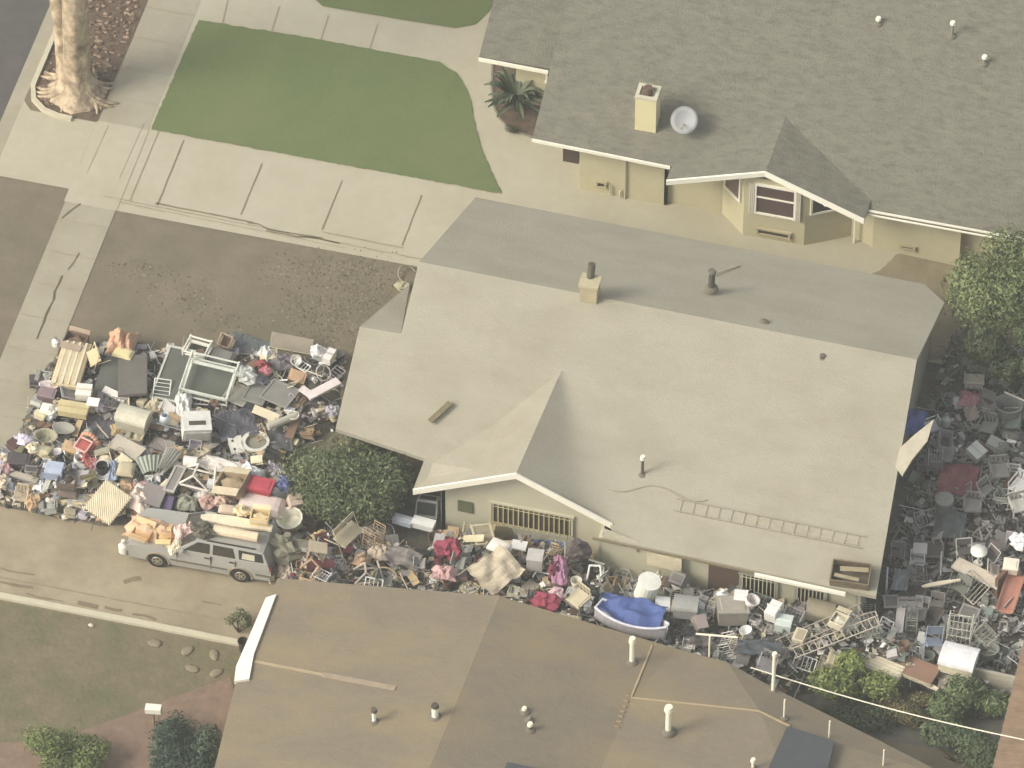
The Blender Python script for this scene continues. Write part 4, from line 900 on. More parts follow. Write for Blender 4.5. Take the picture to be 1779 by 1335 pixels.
def k_tv(L, W, H, sd):
    b = MB(); b.box((0, 0, H/2), (L, W, H), taper=.9); s = MB(); s.box((0, -W/2-.0, H*.52), (L*.8, .03, H*.7)); f = MB(); f.box((0, -.02, H+.0), (L*.7, W*.6, .02)); return [('housing', b, 0, 0, None), ('opening', s, 1, 0, None), ('top_plate', f, 1, 0, None)]
def k_case(L, W, H, sd):
    b = MB(); b.box((0, 0, H/2), (L, W, H), taper=.95); h = MB(); h.tube([(-L*.12, -W/2, H/2), (-L*.1, -W/2-.07, H/2), (L*.1, -W/2-.07, H/2), (L*.12, -W/2, H/2)], .015, 5); t = MB(); t.box((0, 0, H/2), (L+.01, W+.01, .03)); return [('case', b, 0, 0, None), ('handle', h, 1, 0, None), ('trim', t, 1, 0, None)]
def k_cooler(L, W, H, sd):
    b = MB(); b.box((0, 0, H*.4), (L*.94, W*.94, H*.8), taper=1.05); l = MB(); l.box((0, 0, H*.9), (L, W, H*.18), taper=.92); h = MB(); h.tube([(-L*.5, -.03, H*.6), (-L*.56, 0, H*1.05), (L*.56, 0, H*1.05), (L*.5, .03, H*.6)], .014, 5); return [('body', b, 0, 0, None), ('lid', l, 1, 0, None), ('handle', h, 1, 0, None)]
def k_chest(L, W, H, sd):
    b = MB(); b.box((0, 0, H*.3), (L*.95, W*.95, H*.6)); l = MB(); prof = [(math.cos(a)*W/2, H*.6+math.sin(a)*H*.4) for a in [i*math.pi/8 for i in range(9)]]; n = len(prof)
    l.add([(-L/2, y, z) for y, z in prof]+[(L/2, y, z) for y, z in prof], [tuple(range(n)), tuple(range(2*n-1, n-1, -1))]+[((i+1) % n, i, n+i, n+(i+1) % n) for i in range(n)]); return [('body', b, 0, 0, None), ('lid', l, 1, 0, None)]
def k_basin(L, W, H, sd):
    b = MB(); r0 = L/2; b.lathe([(r0*.6, 0), (r0*.95, H), (r0*1.05, H), (r0*1.05, H-.015), (r0*.85, H-.03), (r0*.5, .03), (.01, .03)], 18, sy=W/L); return [('basin', b, 0, 1, None)]
def k_ring(L, W, H, sd):
    b = MB(); R0, r0 = L/2-H/2, H/2; n, m = 18, 7; vs = []
    for i in range(n):
        a = 6.2832*i/n
        for j in range(m):
            c = 6.2832*j/m; q = R0+r0*math.cos(c); vs.append((q*math.cos(a), q*math.sin(a)*W/L, r0+r0*math.sin(c)))
    b.add(vs, [(i*m+j, ((i+1) % n)*m+j, ((i+1) % n)*m+(j+1) % m, i*m+(j+1) % m) for i in range(n) for j in range(m)]); return [('ring', b, 0, 1, None)]
def k_wheel(L, W, H, sd):
    o = k_ring(L, L, H, sd); b = MB()
    for i in range(9): a = i*.698; b.cyl((-L*.46*math.cos(a/2*2), -L*.46*math.sin(a), H/2), (L*.46*math.cos(a), L*.46*math.sin(a), H/2), .006, n=3)
    o = [('tyre', o[0][1], 0, 1, None), ('spokes', b, 1, 0, None)]; return o
def k_roll(L, W, H, sd):
    b = MB(); b.cyl((-L/2, 0, H/2), (L/2, 0, H/2), H/2, n=12); b.cyl((-L/2-.01, 0, H/2), (L/2+.01, 0, H/2), H/4, n=8); return [('roll', b, 0, 0, None)]
def k_pole(L, W, H, sd):
    b = MB(); b.cyl((-L/2, 0, H), (L/2, 0, H), H, n=7); return [('pole', b, 0, 0, None)]
def k_jug(L, W, H, sd):
    r0 = L/2; b = MB(); b.lathe([(r0, 0), (r0, H*.6), (r0*.4, H*.85), (r0*.35, H)], 12, sy=.8); c = MB(); c.lathe([(r0*.4, H), (r0*.4, H+.05), (.01, H+.05)], 8); return [('jug', b, 0, 0, None), ('cap', c, 1, 0, None)]
def k_books(L, W, H, sd):
    r = random.Random(sd); b = MB(); n = max(4, int(H/.045))
    for i in range(n): b.box((r.uniform(-.03, .03), r.uniform(-.03, .03), (i+.5)*H/n), (L*r.uniform(.85, 1), W*r.uniform(.85, 1), H/n*.96), rz=r.uniform(-.2, .2))
    return [('stack', b, 0, 0, None)]
def k_lamp(L, W, H, sd):
    s = MB(); s.lathe([(L/2, H*.62), (L*.3, H), (L*.28, H), (L*.47, H*.62)], 14); p = MB(); p.cyl((0, 0, 0), (0, 0, H*.8), .02); f = MB(); f.lathe([(L*.3, 0), (L*.25, .04), (.02, .06)], 12); return [('lamp_shade', s, 0, 1, None), ('stem', p, 1, 0, None), ('foot', f, 1, 0, None)]
def k_seat(L, W, H, sd):   # child's seat: padded arch and framed tray
    b = MB(); b.sheet(L*.8, W*.5, lambda x, y: (x, y+W*.15, H*.3+.12*(2*x/L)**2), 8, 4, .1)
    a = MB(); pts = [(math.cos(t)*L*.42, W*.35, H*.3+math.sin(t)*H*.7) for t in [i*math.pi/10 for i in range(11)]]; a.tube(pts, .075, 7)
    f = MB(); z = H*.62; f.tube([(-L*.3, -W*.5, z), (L*.3, -W*.5, z), (L*.3, W*.1, z+.1), (-L*.3, W*.1, z+.1), (-L*.3, -W*.5, z)], .035, 5)
    p = MB(); p.box((0, -W*.2, z), (L*.52, W*.5, .03), rx=.2); return [('seat', b, 1, 0, None), ('padded_arch', a, 2, 1, None), ('tray_rim', f, 3, 0, None), ('tray', p, 1, 0, None)]
def k_walker(L, W, H, sd):  # white plastic base with a big oval hole
    b = MB(); n = 24; vs = []; 
    for z in (0, H):
        for i in range(n):
            a = 6.2832*i/n; vs.append((L*.14+math.cos(a)*L*.36, math.sin(a)*W*.5, z))
        for i in range(n):
            a = 6.2832*i/n; vs.append((L*.16+math.cos(a)*L*.27, math.sin(a)*W*.36, z))
    N = 2*n; b.add(vs, [(i, (i+1) % n, n+(i+1) % n, n+i)[::-1] for i in range(n)]+[(N+i, N+(i+1) % n, N+n+(i+1) % n, N+n+i) for i in range(n)]+[(i, (i+1) % n, N+(i+1) % n, N+i) for i in range(n)]+[(n+(i+1) % n, n+i, N+n+i, N+n+(i+1) % n) for i in range(n)])
    c = MB(); c.box((-L*.34, 0, H*.55), (L*.36, W*.86, H*.9), taper=.95); d = MB(); d.cyl((-L*.42, -W*.2, H), (-L*.42, -W*.2, H+.02), .04, n=10); e = MB(); e.cyl((-L*.42, W*.2, H), (-L*.42, W*.2, H+.02), .04, n=10); f = MB(); f.box((L*.16, 0, H*.2), (L*.5, W*.68, .03))
    return [('ring', b, 0, 0, None), ('tray', c, 0, 0, None), ('cup_hole', d, 1, 0, None), ('cup_hole', e, 1, 0, None), ('seat_cloth', f, 2, 0, None)]
def k_truss(L, W, H, sd):
    out = []
    for y in (-1, 1):
        b = MB(); b.tube([(-L/2, y*W/2, H*.2), (-L*.1, y*W*.35, H), (L*.35, y*W/2, H*.2), (-L/2, y*W/2, H*.2)], .035, 6); out.append(('side_frame', b, 0, 0, None))
    b = MB(); b.tube([(-L*.1, -W*.35, H), (-L*.1, W*.35, H)], .035, 6); out.append(('crossbar', b, 0, 0, None)); b = MB(); b.tube([(L*.5, -W/2, H*.3), (L*.35, W*.5, H*.9)], .035, 6); out.append(('brace', b, 0, 0, None)); return out
def k_hull(L, W, H, sd):
    b = MB(); n = 14; prof = []; vs = []; fs = []; m = 9
    for i in range(n+1):
        t = i/n; w = W/2*(math.sin(math.pi*min(1, .12+t*.86))**.5); x = -L/2+L*t; lift = .25*H*abs(2*t-1)**2
        for j in range(m):
            a = math.pi*j/(m-1); vs.append((x, -math.cos(a)*w*(1 if j in (0, m-1) else .93), H+lift-math.sin(a)**.7*H*.95))
    o = len(vs)
    vs += [(v[0]*.95, v[1]*.9, v[2]+.05 if v[2] < H*.9 else v[2]) for v in vs]
    for i in range(n):
        for j in range(m-1): a = i*m+j; fs += [(a, a+1, a+m+1, a+m), (o+a, o+a+m, o+a+m+1, o+a+1)]
    b.add(vs, fs); g = MB()
    for j in (0, m-1): g.tube([Vector(vs[i*m+j])+Vector((0, 0, .01)) for i in range(n+1)], .045, 6)
    g.tube([vs[0], vs[m-1]], .04, 6); g.tube([vs[n*m], vs[n*m+m-1]], .04, 6)
    return [('hull', b, 0, 1, None), ('gunwale', g, 1, 0, None)]
def k_slide(L, W, H, sd):
    b = MB(); b.sheet(L, W, lambda x, y: (x, y, H*(.5+.5*math.sin(x/L*2.6))+.25*(2*abs(y)/W)**4*W), 14, 8, .04); return [('slide', b, 0, 1, None)]
def k_fan(L, W, H, sd):
    b = MB(); n = 13
    b.sheet(L, W, lambda x, y: (x*(.55+.45*(y/W+.5)), y, H*.4+.07*math.cos(x/L*n*6.2832/2)*.4+H*.4*(1-abs(2*x/L)**2)), 26, 4, .02); return [('sheet', b, 0, 0, None)]
def k_angle(L, W, H, sd):
    b = MB(); b.box((0, 0, H/2), (L, W, H)); c = MB(); c.box((-L*.42, W*.65, H*.45), (L*.2, W*1.6, H*.9), rz=.2); return [('long_board', b, 0, 0, None), ('short_board', c, 0, 0, None)]
KINDS = {k[2:]: v for k, v in list(globals().items()) if k.startswith('k_')}
MESH = {}
NOUN = {'box': 'open_box', 'carton': 'carton', 'tote': 'storage_tote', 'bin': 'plastic_tub', 'bucket': 'bucket', 'drum': 'drum', 'bag': 'rubbish_bag', 'cloth': 'crumpled_cloth', 'tarp': 'tarpaulin', 'cushion': 'cushion', 'mattress': 'mattress', 'board': 'board',
 'plank': 'plank', 'frame': 'window_frame', 'playpen': 'playpen_frame', 'crate': 'slatted_crate', 'chair': 'armchair', 'fold': 'folding_chair', 'table': 'small_table', 'round': 'round_table', 'rack': 'wire_rack', 'grid': 'wire_grille', 'lattice': 'lattice_panel', 'appl': 'appliance',
 'tv': 'television_set', 'case': 'suitcase', 'cooler': 'cool_box', 'chest': 'storage_chest', 'basin': 'basin', 'ring': 'hoop', 'wheel': 'bicycle_wheel', 'roll': 'carpet_roll', 'pole': 'pole', 'jug': 'jug', 'books': 'paper_stack', 'lamp': 'table_lamp', 'seat': 'child_seat',
 'walker': 'baby_walker', 'truss': 'metal_trestle', 'hull': 'small_boat', 'slide': 'toy_slide', 'fan': 'pleated_sheet', 'angle': 'broken_shelf'}
def place(kind, loc, dims, seed, rot, cols, label, cat, group=None, name=None, few=False):
    key = (kind, tuple(dims), seed); name = name or NOUN[kind]
    if key not in MESH:
        L = []
        for pn, b, ci, sm, par in KINDS[kind](*dims, seed):
            me = bpy.data.meshes.new(pn); me.from_pydata(b.v, [], b.f); me.update(); me.materials.append(None)
            for p in me.polygons: p.use_smooth = bool(sm)
            L.append((pn, me, ci))
        MESH[key] = L
    L = MESH[key]; loc = Vector(loc)
    def put(o, ci):
        o.material_slots[0].link = 'OBJECT'; o.material_slots[0].material = cols[min(ci, len(cols)-1)]; sc.collection.objects.link(o)
    if len(L) == 1:
        root = bpy.data.objects.new(name, L[0][1]); put(root, L[0][2])
    else:
        root = bpy.data.objects.new(name, None); root.empty_display_size = .1; sc.collection.objects.link(root)
        for pn, me, ci in L: o = bpy.data.objects.new(pn, me); o.parent = root; put(o, ci)
    root.location = loc; root.rotation_euler = rot
    return tag(root, label, cat, group)
def mcol(c):
    rgb = PAL[c] if isinstance(c, str) else c
    return M(rgb, rough=.75, var=.12, scale=5, tint=tuple(int(v*.86) for v in rgb), scale2=2.2, var2=.6, k=.92)
HERO = []   # (px, py, radius, short)
def hero(kind, px, py, dims, yaw, cols, short, where, cat, tilt=(0, 0), lift=.12, seed=None, name=None, group=None, base=None, lm=True, rad=None):
    z = .5
    for _ in range(25):
        p = G(px, py, z+dims[2]/2); z = .6*z+.4*((heap(p.x, p.y) if base is None else base)+lift)
    p = G(px, py, z+dims[2]/2)
    m = Euler((R(tilt[0]), R(tilt[1]), R(yaw))); loc = Vector((p.x, p.y, z+dims[2]/2))-m.to_matrix() @ Vector((0, 0, dims[2]/2))
    HERO.append((px, py, (rad if rad is not None else 24*max(dims[0], dims[1])), short if lm else None))
    return place(kind, loc, dims, seed if seed is not None else len(HERO), m, [mcol(c) for c in cols], (short+' '+where).strip(), cat, group, name)
# ------------------------------------------------------------------ named items on the heaps
def ends(x1, y1, x2, y2):
    dx, dy = x2-x1, y2-y1; b = (9.7*dx-51.2*dy)/(9.7*13+51.2*37.8); a = (dx-13*b)/51.2
    return (x1+x2)/2, (y1+y2)/2, math.hypot(a, b), math.degrees(math.atan2(b, a))
def long(kind, e, W, H, cols, short, where, cat, **kw):
    x, y, L, yaw = ends(*e); return hero(kind, x, y, (round(L, 2), W, H), yaw, cols, short, where, cat, **kw)
peach = (206, 166, 134); W_ = 'white'
# --- front yard heap, upper part
hero('cloth', 212, 588, (.95, 1.1, .6), 10, [peach], 'peach orange crumpled cover', 'on the top edge of the yard heap', 'cover', lift=.25)
hero('cushion', 214, 613, (.65, .4, .15), -5, [(226, 212, 158)], 'pale yellow cushion', 'just below the peach cover', 'cushion', lift=.35)
hero('box', 131, 596, (.75, .6, .4), -5, ['brown', (170, 150, 128)], 'dark brown open box', 'at the top left corner of the yard heap', 'box', lift=.15)
hero('jug', 97, 594, (.28, .25, .35), 0, [W_, 'grey'], 'small white jug', 'left of the dark brown open box', 'jug', lift=.2)
long('mattress', (114, 672, 133, 596), .95, .2, [(206, 190, 150), (232, 216, 186)], 'cream striped mattress', 'lying lengthways near the left edge of the yard heap', 'mattress', lift=.3)
hero('fold', 166, 618, (.6, .7, .55), -60, [(214, 198, 160), (200, 184, 146)], 'cream folding chair', 'between the striped mattress and the peach cover', 'chair', tilt=(35, 10), lift=.3)
long('board', (183, 690, 202, 625), .85, .08, [(102, 103, 94), (80, 80, 74)], 'dark green grey sheet board', 'left one of the two flat dark boards', 'board', tilt=(6, -4), lift=.22)
long('board', (232, 690, 228, 616), .95, .1, [(112, 106, 98), (88, 84, 78)], 'dark taupe sheet board', 'right one of the two flat dark boards', 'board', tilt=(-3, 5), lift=.3)
hero('carton', 146, 682, (.5, .5, .3), 8, [(236, 230, 214), 'cream'], 'square white carton', 'at the foot of the cream striped mattress', 'box', lift=.35)
hero('carton', 128, 712, (.95, .5, .25), 2, [(206, 190, 142), (190, 172, 126)], 'flat yellowish carton', 'under the square white carton', 'box', lift=.3)
hero('table', 162, 704, (.4, .35, .3), 5, [W_, 'pale grey'], 'tiny white stool', 'right of the flat yellowish carton', 'stool', lift=.25)
hero('cushion', 82, 709, (.42, .42, .14), 0, [(240, 232, 212)], 'square white cushion', 'on the far left of the yard heap', 'cushion', lift=.3)
hero('basin', 85, 671, (.65, .35, .15), 5, [(222, 206, 204)], 'pinkish white oval basin', 'left of the striped mattress', 'basin', lift=.25)
hero('tote', 82, 687, (.6, .45, .3), 0, [(120, 100, 104), (142, 122, 124)], 'dusky purple tote', 'below the pinkish white basin', 'tote', lift=.15)
hero('case', 64, 662, (.5, .4, .25), 20, [(82, 74, 78), 'grey'], 'dark plum suitcase', 'at the left edge above the purple tote', 'suitcase', lift=.1)
hero('chest', 232, 726, (1.08, .75, .62), -6, [(186, 180, 156), (204, 198, 174)], 'big off white storage chest', 'with rounded lid in the middle of the yard heap', 'chest', lift=.25)
hero('tarp', 178, 742, (1.25, 1.0, .15), 15, [(92, 90, 92)], 'black plastic sheet', 'spread left of the big off white chest', 'sheet', lift=.08)
hero('tarp', 410, 738, (1.3, 1.2, .2), 30, [(92, 90, 95)], 'dark slate plastic sheet', 'spread between the slotted cabinet and the baby walker', 'sheet', lift=.05)
hero('tarp', 487, 760, (.9, 1.1, .2), 10, [(92, 91, 92)], 'black tarpaulin', 'between the baby walker and the dark green bush', 'sheet', lift=.05)
hero('tarp', 432, 600, (1.3, .8, .2), -5, [(104, 108, 106)], 'slate grey tarpaulin', 'on the upper edge of the yard heap', 'sheet', lift=.05)
hero('lamp', 287, 733, (.4, .4, .7), 0, [(206, 212, 214), (170, 178, 180)], 'pale grey standing lamp', 'between the storage chest and the slotted cabinet', 'lamp', lift=.2)
hero('appl', 341, 740, (.95, .8, .6), 22, [(224, 220, 208), (84, 76, 60)], 'white cabinet with dark slot', 'on the dark plastic sheet', 'appliance', tilt=(8, 6), lift=.25)
hero('cloth', 319, 700, (.55, 1.2, .3), 20, [(222, 220, 212)], 'white crumpled drape', 'hanging beside the playpen frame', 'drape', lift=.3)
hero('playpen', 364, 660, (1.6, 1.45, .5), 0, [(212, 214, 198), (98, 102, 90)], 'large white playpen frame', 'tipped in the middle of the yard heap', 'playpen', tilt=(10, 4), lift=.3)
long('frame', (285, 690, 316, 610), .85, .06, [(196, 196, 182), (98, 98, 90)], 'long screen in a pale frame', 'left of the playpen frame', 'screen', tilt=(0, -6), lift=.32)
hero('playpen', 343, 608, (.75, .7, .35), -6, [(228, 224, 206), (72, 78, 56)], 'small white square frame', 'with green inside, above the playpen frame', 'frame', lift=.25, name='crib_frame')
hero('crate', 393, 594, (.45, .4, .4), -12, [(196, 176, 150), 'brown'], 'small tan slatted crate', 'standing up on the top edge of the heap', 'crate', tilt=(30, 0), lift=.3)
hero('cushion', 383, 620, (.85, .7, .18), -5, [(138, 134, 126)], 'grey seat cushion', 'just below the small tan crate', 'cushion', lift=.2)
hero('board', 507, 596, (1.45, .5, .07), 0, [(150, 140, 122), (206, 196, 166)], 'wide headboard with pale top edge', 'on the top edge of the yard heap', 'headboard', tilt=(48, 0), lift=.3)
hero('cloth', 462, 608, (.35, .5, .45), 60, [(226, 224, 218)], 'pointed white cloth', 'left of the wide headboard', 'cloth', lift=.2)
hero('bag', 457, 633, (.4, .35, .3), 0, [(150, 74, 78)], 'dark red bag', 'in the middle of the yard heap', 'bag', lift=.25)
hero('bag', 461, 644, (.4, .3, .25), 0, [(204, 130, 136)], 'soft pink bag', 'just below the dark red bag', 'bag', lift=.3)
hero('cloth', 491, 624, (.9, .7, .35), 10, [(120, 114, 116)], 'mauve grey blanket heap', 'below the wide headboard', 'blanket', lift=.15)
hero('bucket', 515, 628, (.4, .4, .25), 0, [(236, 232, 222), 'grey'], 'white bucket lying low', 'right of the mauve grey blanket heap', 'bucket', tilt=(20, 0), lift=.25)
hero('bag', 551, 610, (.5, .4, .4), 0, [(226, 222, 216)], 'white knotted bag', 'at the upper right corner of the yard heap', 'bag', lift=.25)
hero('carton', 573, 620, (.25, .5, .3), -10, [(232, 226, 216), 'pale grey'], 'slim white carton', 'right of the white knotted bag', 'box', lift=.3)
hero('ring', 562, 648, (.55, .6, .05), 40, ['pale grey'], 'thin pale hoop', 'above the broken white shelf', 'hoop', tilt=(40, 10), lift=.3)
hero('bag', 426, 650, (.6, .75, .4), 60, [(190, 190, 180)], 'translucent whitish bag', 'right of the playpen frame', 'bag', lift=.3)
for (x, y, w, h, yw, c, s) in ((414, 685, .75, .9, 80, (168, 164, 150), 'left pane of cloudy glass'), (446, 684, .7, .9, 85, (150, 148, 138), 'middle pane of cloudy glass'), (486, 684, .95, 1.0, 78, (156, 152, 142), 'right pane of cloudy glass')):
    hero('frame', x, y, (h, w, .04), yw, [c, tuple(v-8 for v in c)], s, 'leaning right of the playpen frame', 'glass pane', tilt=(4, 8), lift=.28, group='cloudy glass panes', name='glass_pane')
long('angle', (535, 690, 588, 662), .32, .08, [(228, 216, 208)], 'broken white shelf', 'near the right end of the yard heap', 'shelf', lift=.45)
long('roll', (466, 742, 515, 722), .3, .25, [(186, 180, 162)], 'pale rolled umbrella cloth', 'above the baby walker', 'roll', lift=.3)
hero('ring', 510, 722, (.42, .42, .07), 20, [(206, 200, 184)], 'small pale hoop', 'at the end of the rolled umbrella cloth', 'hoop', lift=.45)
hero('walker', 434, 771, (1.3, .85, .16), 28, [(224, 220, 204), (72, 66, 56), (146, 140, 122)], 'white baby walker base', 'on the dark sheets above the white cloths', 'baby walker', tilt=(6, 0), lift=.35)
# --- lower band, left
hero('bag', 41, 764, (.55, .45, .3), 10, [(222, 212, 222)], 'lilac white bag', 'near the left picture edge', 'bag', lift=.2)
hero('case', 27, 773, (.4, .45, .3), 60, [(92, 68, 62), 'brown'], 'dark brown bag', 'left of the lilac white bag', 'bag', lift=.1)
hero('bin', 80, 763, (.75, .6, .35), 0, [(182, 176, 150)], 'cloudy yellowish tub', 'right of the lilac white bag', 'tub', lift=.1)
hero('basin', 111, 746, (.75, .5, .15), 0, [(158, 154, 142)], 'grey oval basin', 'below the flat yellowish carton', 'basin', lift=.2)
hero('seat', 149, 772, (.75, .7, .5), -18, [(176, 96, 90), (170, 92, 84), (212, 158, 128), (232, 176, 162)], 'coral red child seat', 'with a pale rim on the lower heap', 'child seat', lift=.2)
hero('cloth', 151, 797, (.6, .45, .2), -30, [(172, 96, 90)], 'coral red cloth', 'under the child seat', 'cloth', lift=.15)
hero('cloth', 163, 803, (.45, .5, .2), -50, [(196, 152, 152)], 'dusty pink cloth', 'below the coral red cloth', 'cloth', lift=.2)
hero('basin', 103, 788, (.42, .35, .12), -30, [(236, 226, 220)], 'white bowl', 'left of the coral red cloth', 'bowl', lift=.25)
hero('tote', 33, 803, (.75, .5, .35), 8, [(74, 66, 66), (84, 76, 76)], 'near black tote', 'towards the left picture edge', 'tote', lift=.1)
long('board', (19, 822, 65, 836), .25, .05, [(186, 174, 156), 'grey'], 'short pale shelf board', 'in front of the near black tote', 'board', lift=.3)
hero('tv', 55, 814, (.42, .3, .22), 8, [(150, 142, 138), (80, 76, 76)], 'small grey radio', 'on the short pale shelf board', 'radio', tilt=(-40, 0), lift=.4, name='radio')
hero('cooler', 95, 818, (.6, .5, .4), 4, [(156, 164, 184), (182, 190, 206)], 'light blue cool box', 'right of the small grey radio', 'cool box', lift=.15)
hero('crate', 116, 838, (.6, .4, .3), 4, [(112, 98, 86), 'brown'], 'dark brown slatted crate', 'below the light blue cool box', 'crate', lift=.1)
hero('case', 151, 828, (.5, .5, .2), 35, [(124, 114, 82), (170, 160, 120)], 'olive handbag', 'above the lattice panel', 'bag', tilt=(-30, 0), lift=.15)
hero('bucket', 178, 817, (.42, .42, .45), 0, [(56, 56, 62), (220, 220, 212)], 'black bin with white rim', 'right of the olive handbag', 'bin', lift=.15)
hero('basin', 177, 828, (.45, .35, .1), 0, [(226, 222, 206)], 'white shallow dish', 'in front of the black bin', 'dish', lift=.3)
hero('cloth', 196, 812, (.3, .9, .25), 10, [(164, 176, 194)], 'pale blue towel', 'right of the black bin', 'towel', lift=.25)
hero('cushion', 219, 814, (.55, .55, .2), 5, [(192, 178, 146)], 'beige cushion', 'right of the pale blue towel', 'cushion', lift=.3)
hero('fan', 262, 808, (1.0, .7, .35), 20, [(160, 164, 148)], 'grey green folded sheet', 'below the slotted cabinet', 'sheet', lift=.25)
hero('fan', 291, 799, (.6, .8, .4), -15, [(170, 168, 156)], 'pale pleated paper sheet', 'right of the grey green folded sheet', 'sheet', tilt=(15, 0), lift=.35)
long('board', (195, 765, 245, 790), .6, .05, [(202, 190, 168), 'cream'], 'cream card sheet', 'below the big off white chest', 'sheet', lift=.2)
long('board', (263, 768, 312, 782), .5, .05, [(160, 152, 144), 'grey'], 'grey lilac card sheet', 'below the pale grey lamp', 'sheet', lift=.2)
hero('lattice', 187, 873, (1.15, 1.15, .08), -28, [(220, 208, 178), (108, 92, 72)], 'cream lattice panel', 'leaning on the front of the heap beside the driveway', 'lattice', tilt=(24, 0), base=.75, lift=.2)
long('carton', (92, 866, 152, 874), .4, .3, [(216, 200, 166), (196, 180, 146)], 'long cream carton', 'left of the lattice panel along the driveway', 'box', base=.25, lift=.05)
hero('grid', 66, 858, (.9, .6, .1), 8, [(196, 186, 176)], 'pale wire grille', 'at the front edge left of the long cream carton', 'grille', tilt=(40, 0), base=.4, lift=.15)
hero('chair', 36, 862, (.4, .4, .6), 10, [(206, 190, 160)], 'small cream chair', 'at the front edge left of the wire grille', 'chair', tilt=(0, 12), base=.2, lift=.05)
hero('bag', 5, 800, (.6, .5, .35), 0, [(226, 212, 186)], 'cream bag', 'cut by the left picture edge', 'bag', lift=.1)
hero('bag', 4, 836, (.5, .5, .35), 0, [(204, 188, 164)], 'tan bag', 'lowest on the left picture edge', 'bag', lift=.05)
hero('cushion', 120, 853, (.7, .5, .15), 0, [(112, 98, 86)], 'brown seat pad', 'above the long cream carton', 'cushion', lift=-.05)
# --- behind and over the car
hero('roll', 331, 802, (.45, .4, .35), 5, [(232, 224, 212)], 'short fat white roll', 'left of the white cloth strip', 'roll', lift=.35)
long('cloth', (345, 795, 430, 815), .55, .2, [(228, 218, 206)], 'long white cloth strip', 'across the heap under the baby walker', 'cloth', lift=.35)
hero('cloth', 433, 817, (.85, .65, .35), -25, [(250, 246, 240)], 'brilliant white sheet', 'above the red cloth covered box', 'sheet', lift=.5)
hero('truss', 347, 828, (1.2, .75, .55), -4, [(226, 216, 200)], 'white metal trestle', 'standing above the parked wagon', 'trestle', lift=.35)
long('frame', (294, 852, 313, 812), .32, .05, [(186, 180, 168), (140, 134, 126)], 'narrow grey frame', 'left of the white metal trestle', 'frame', lift=.5)
hero('box', 404, 842, (.95, .7, .4), -8, [(162, 142, 112), (206, 190, 158)], 'tan open carton', 'between the trestle and the red cloth covered box', 'box', tilt=(0, -14), lift=.35)
hero('tote', 453, 847, (.85, .6, .35), -2, [(176, 70, 78), (184, 76, 86)], 'bright red covered box', 'topmost item at the right end of the driveway heap', 'box', lift=.55)
hero('cushion', 455, 876, (1.5, .75, .42), 2, [(226, 208, 196)], 'long padded pinkish white bundle', 'under the red covered box', 'bundle', lift=.4)
hero('bag', 494, 840, (.5, .5, .45), 0, [(104, 110, 150)], 'blue bag', 'right of the red covered box against the bush', 'bag', lift=.4)
hero('carton', 512, 872, (.4, .4, .35), 35, [(206, 184, 166), 'tan'], 'tilted small pinkish carton', 'below the blue bag', 'box', tilt=(15, 10), lift=.5)
hero('bin', 506, 905, (.95, .8, .35), -30, [(228, 224, 200)], 'big cream white tub', 'on top at the rear end of the wagon', 'tub', tilt=(18, -12), lift=.75)
hero('bag', 500, 952, (1.2, .8, 1.0), 0, [(132, 128, 110)], 'tall grey green sack', 'standing behind the tail of the wagon', 'sack', base=.55, lift=.0, name='sack')
hero('cloth', 494, 986, (.8, .5, .45), -5, [(218, 204, 186)], 'white rags', 'hanging below the grey green sack', 'rags', base=.3, lift=0)
long('pole', (468, 985, 470, 1015), .05, .04, [(190, 166, 142)], 'short leaning tan stick', 'behind the rear wheel of the wagon', 'stick', lift=.2)
long('plank', (350, 898, 472, 918), .42, .09, [(236, 222, 190)], 'long cream board with tapered end', 'across the heap above the wagon roof', 'board', lift=1.0, base=.6)
long('roll', (372, 920, 448, 934), .4, .34, [(224, 204, 172)], 'rolled cream mat', 'lying on the roof of the wagon', 'mat', base=1.49, lift=.0)
hero('bag', 354, 921, (.75, .5, .45), 0, [(98, 92, 78)], 'dark grey rubbish bag', 'on the front of the wagon roof', 'bag', base=1.46, lift=0)
hero('box', 452, 899, (.6, .45, .3), 5, [(226, 202, 152), (236, 216, 176)], 'pale yellow open box', 'right end, on the long cream board', 'box', base=1.5, lift=.2)
hero('bag', 420, 888, (.5, .4, .35), 0, [(222, 204, 162)], 'pale yellow bag', 'in the middle of the long cream board', 'bag', base=1.5, lift=.1)
hero('cushion', 396, 886, (.6, .4, .2), 5, [(208, 186, 160)], 'tan beige cushion', 'left of the pale yellow bag', 'cushion', base=1.4, lift=0)
hero('case', 276, 882, (.95, .9, .25), -4, [(94, 80, 108), (74, 62, 84)], 'dark purple suitcase', 'tilted open above the wagon bonnet', 'suitcase', tilt=(30, -3), lift=.55)
hero('board', 266, 860, (.75, .7, .05), -10, [(128, 120, 116), 'dark grey'], 'dull grey card panel', 'just above the dark purple suitcase', 'panel', tilt=(24, 0), lift=.5)
hero('box', 248, 926, (.62, .5, .2), -12, [(208, 168, 118), (226, 192, 144)], 'tan cardboard box', 'left one on the wagon bonnet', 'box', base=.97, lift=0)
hero('box', 284, 934, (.5, .45, .18), 14, [(214, 178, 122), (232, 204, 146)], 'yellow tan cardboard box', 'right one on the wagon bonnet', 'box', base=.99, lift=0)
hero('cloth', 262, 915, (1.7, .9, .4), 0, [(214, 178, 142)], 'peach crumpled paper', 'behind the boxes on the bonnet', 'paper', lift=.0, base=.95)
hero('cloth', 321, 918, (.75, .65, .5), 30, [(222, 190, 178)], 'pink white clothing pile', 'over the windscreen of the wagon', 'clothing', base=1.05, lift=0)
hero('cloth', 305, 945, (.6, .45, .25), 50, [(232, 218, 186)], 'cream papers', 'sliding down beside the windscreen', 'papers', base=1.0, lift=0)
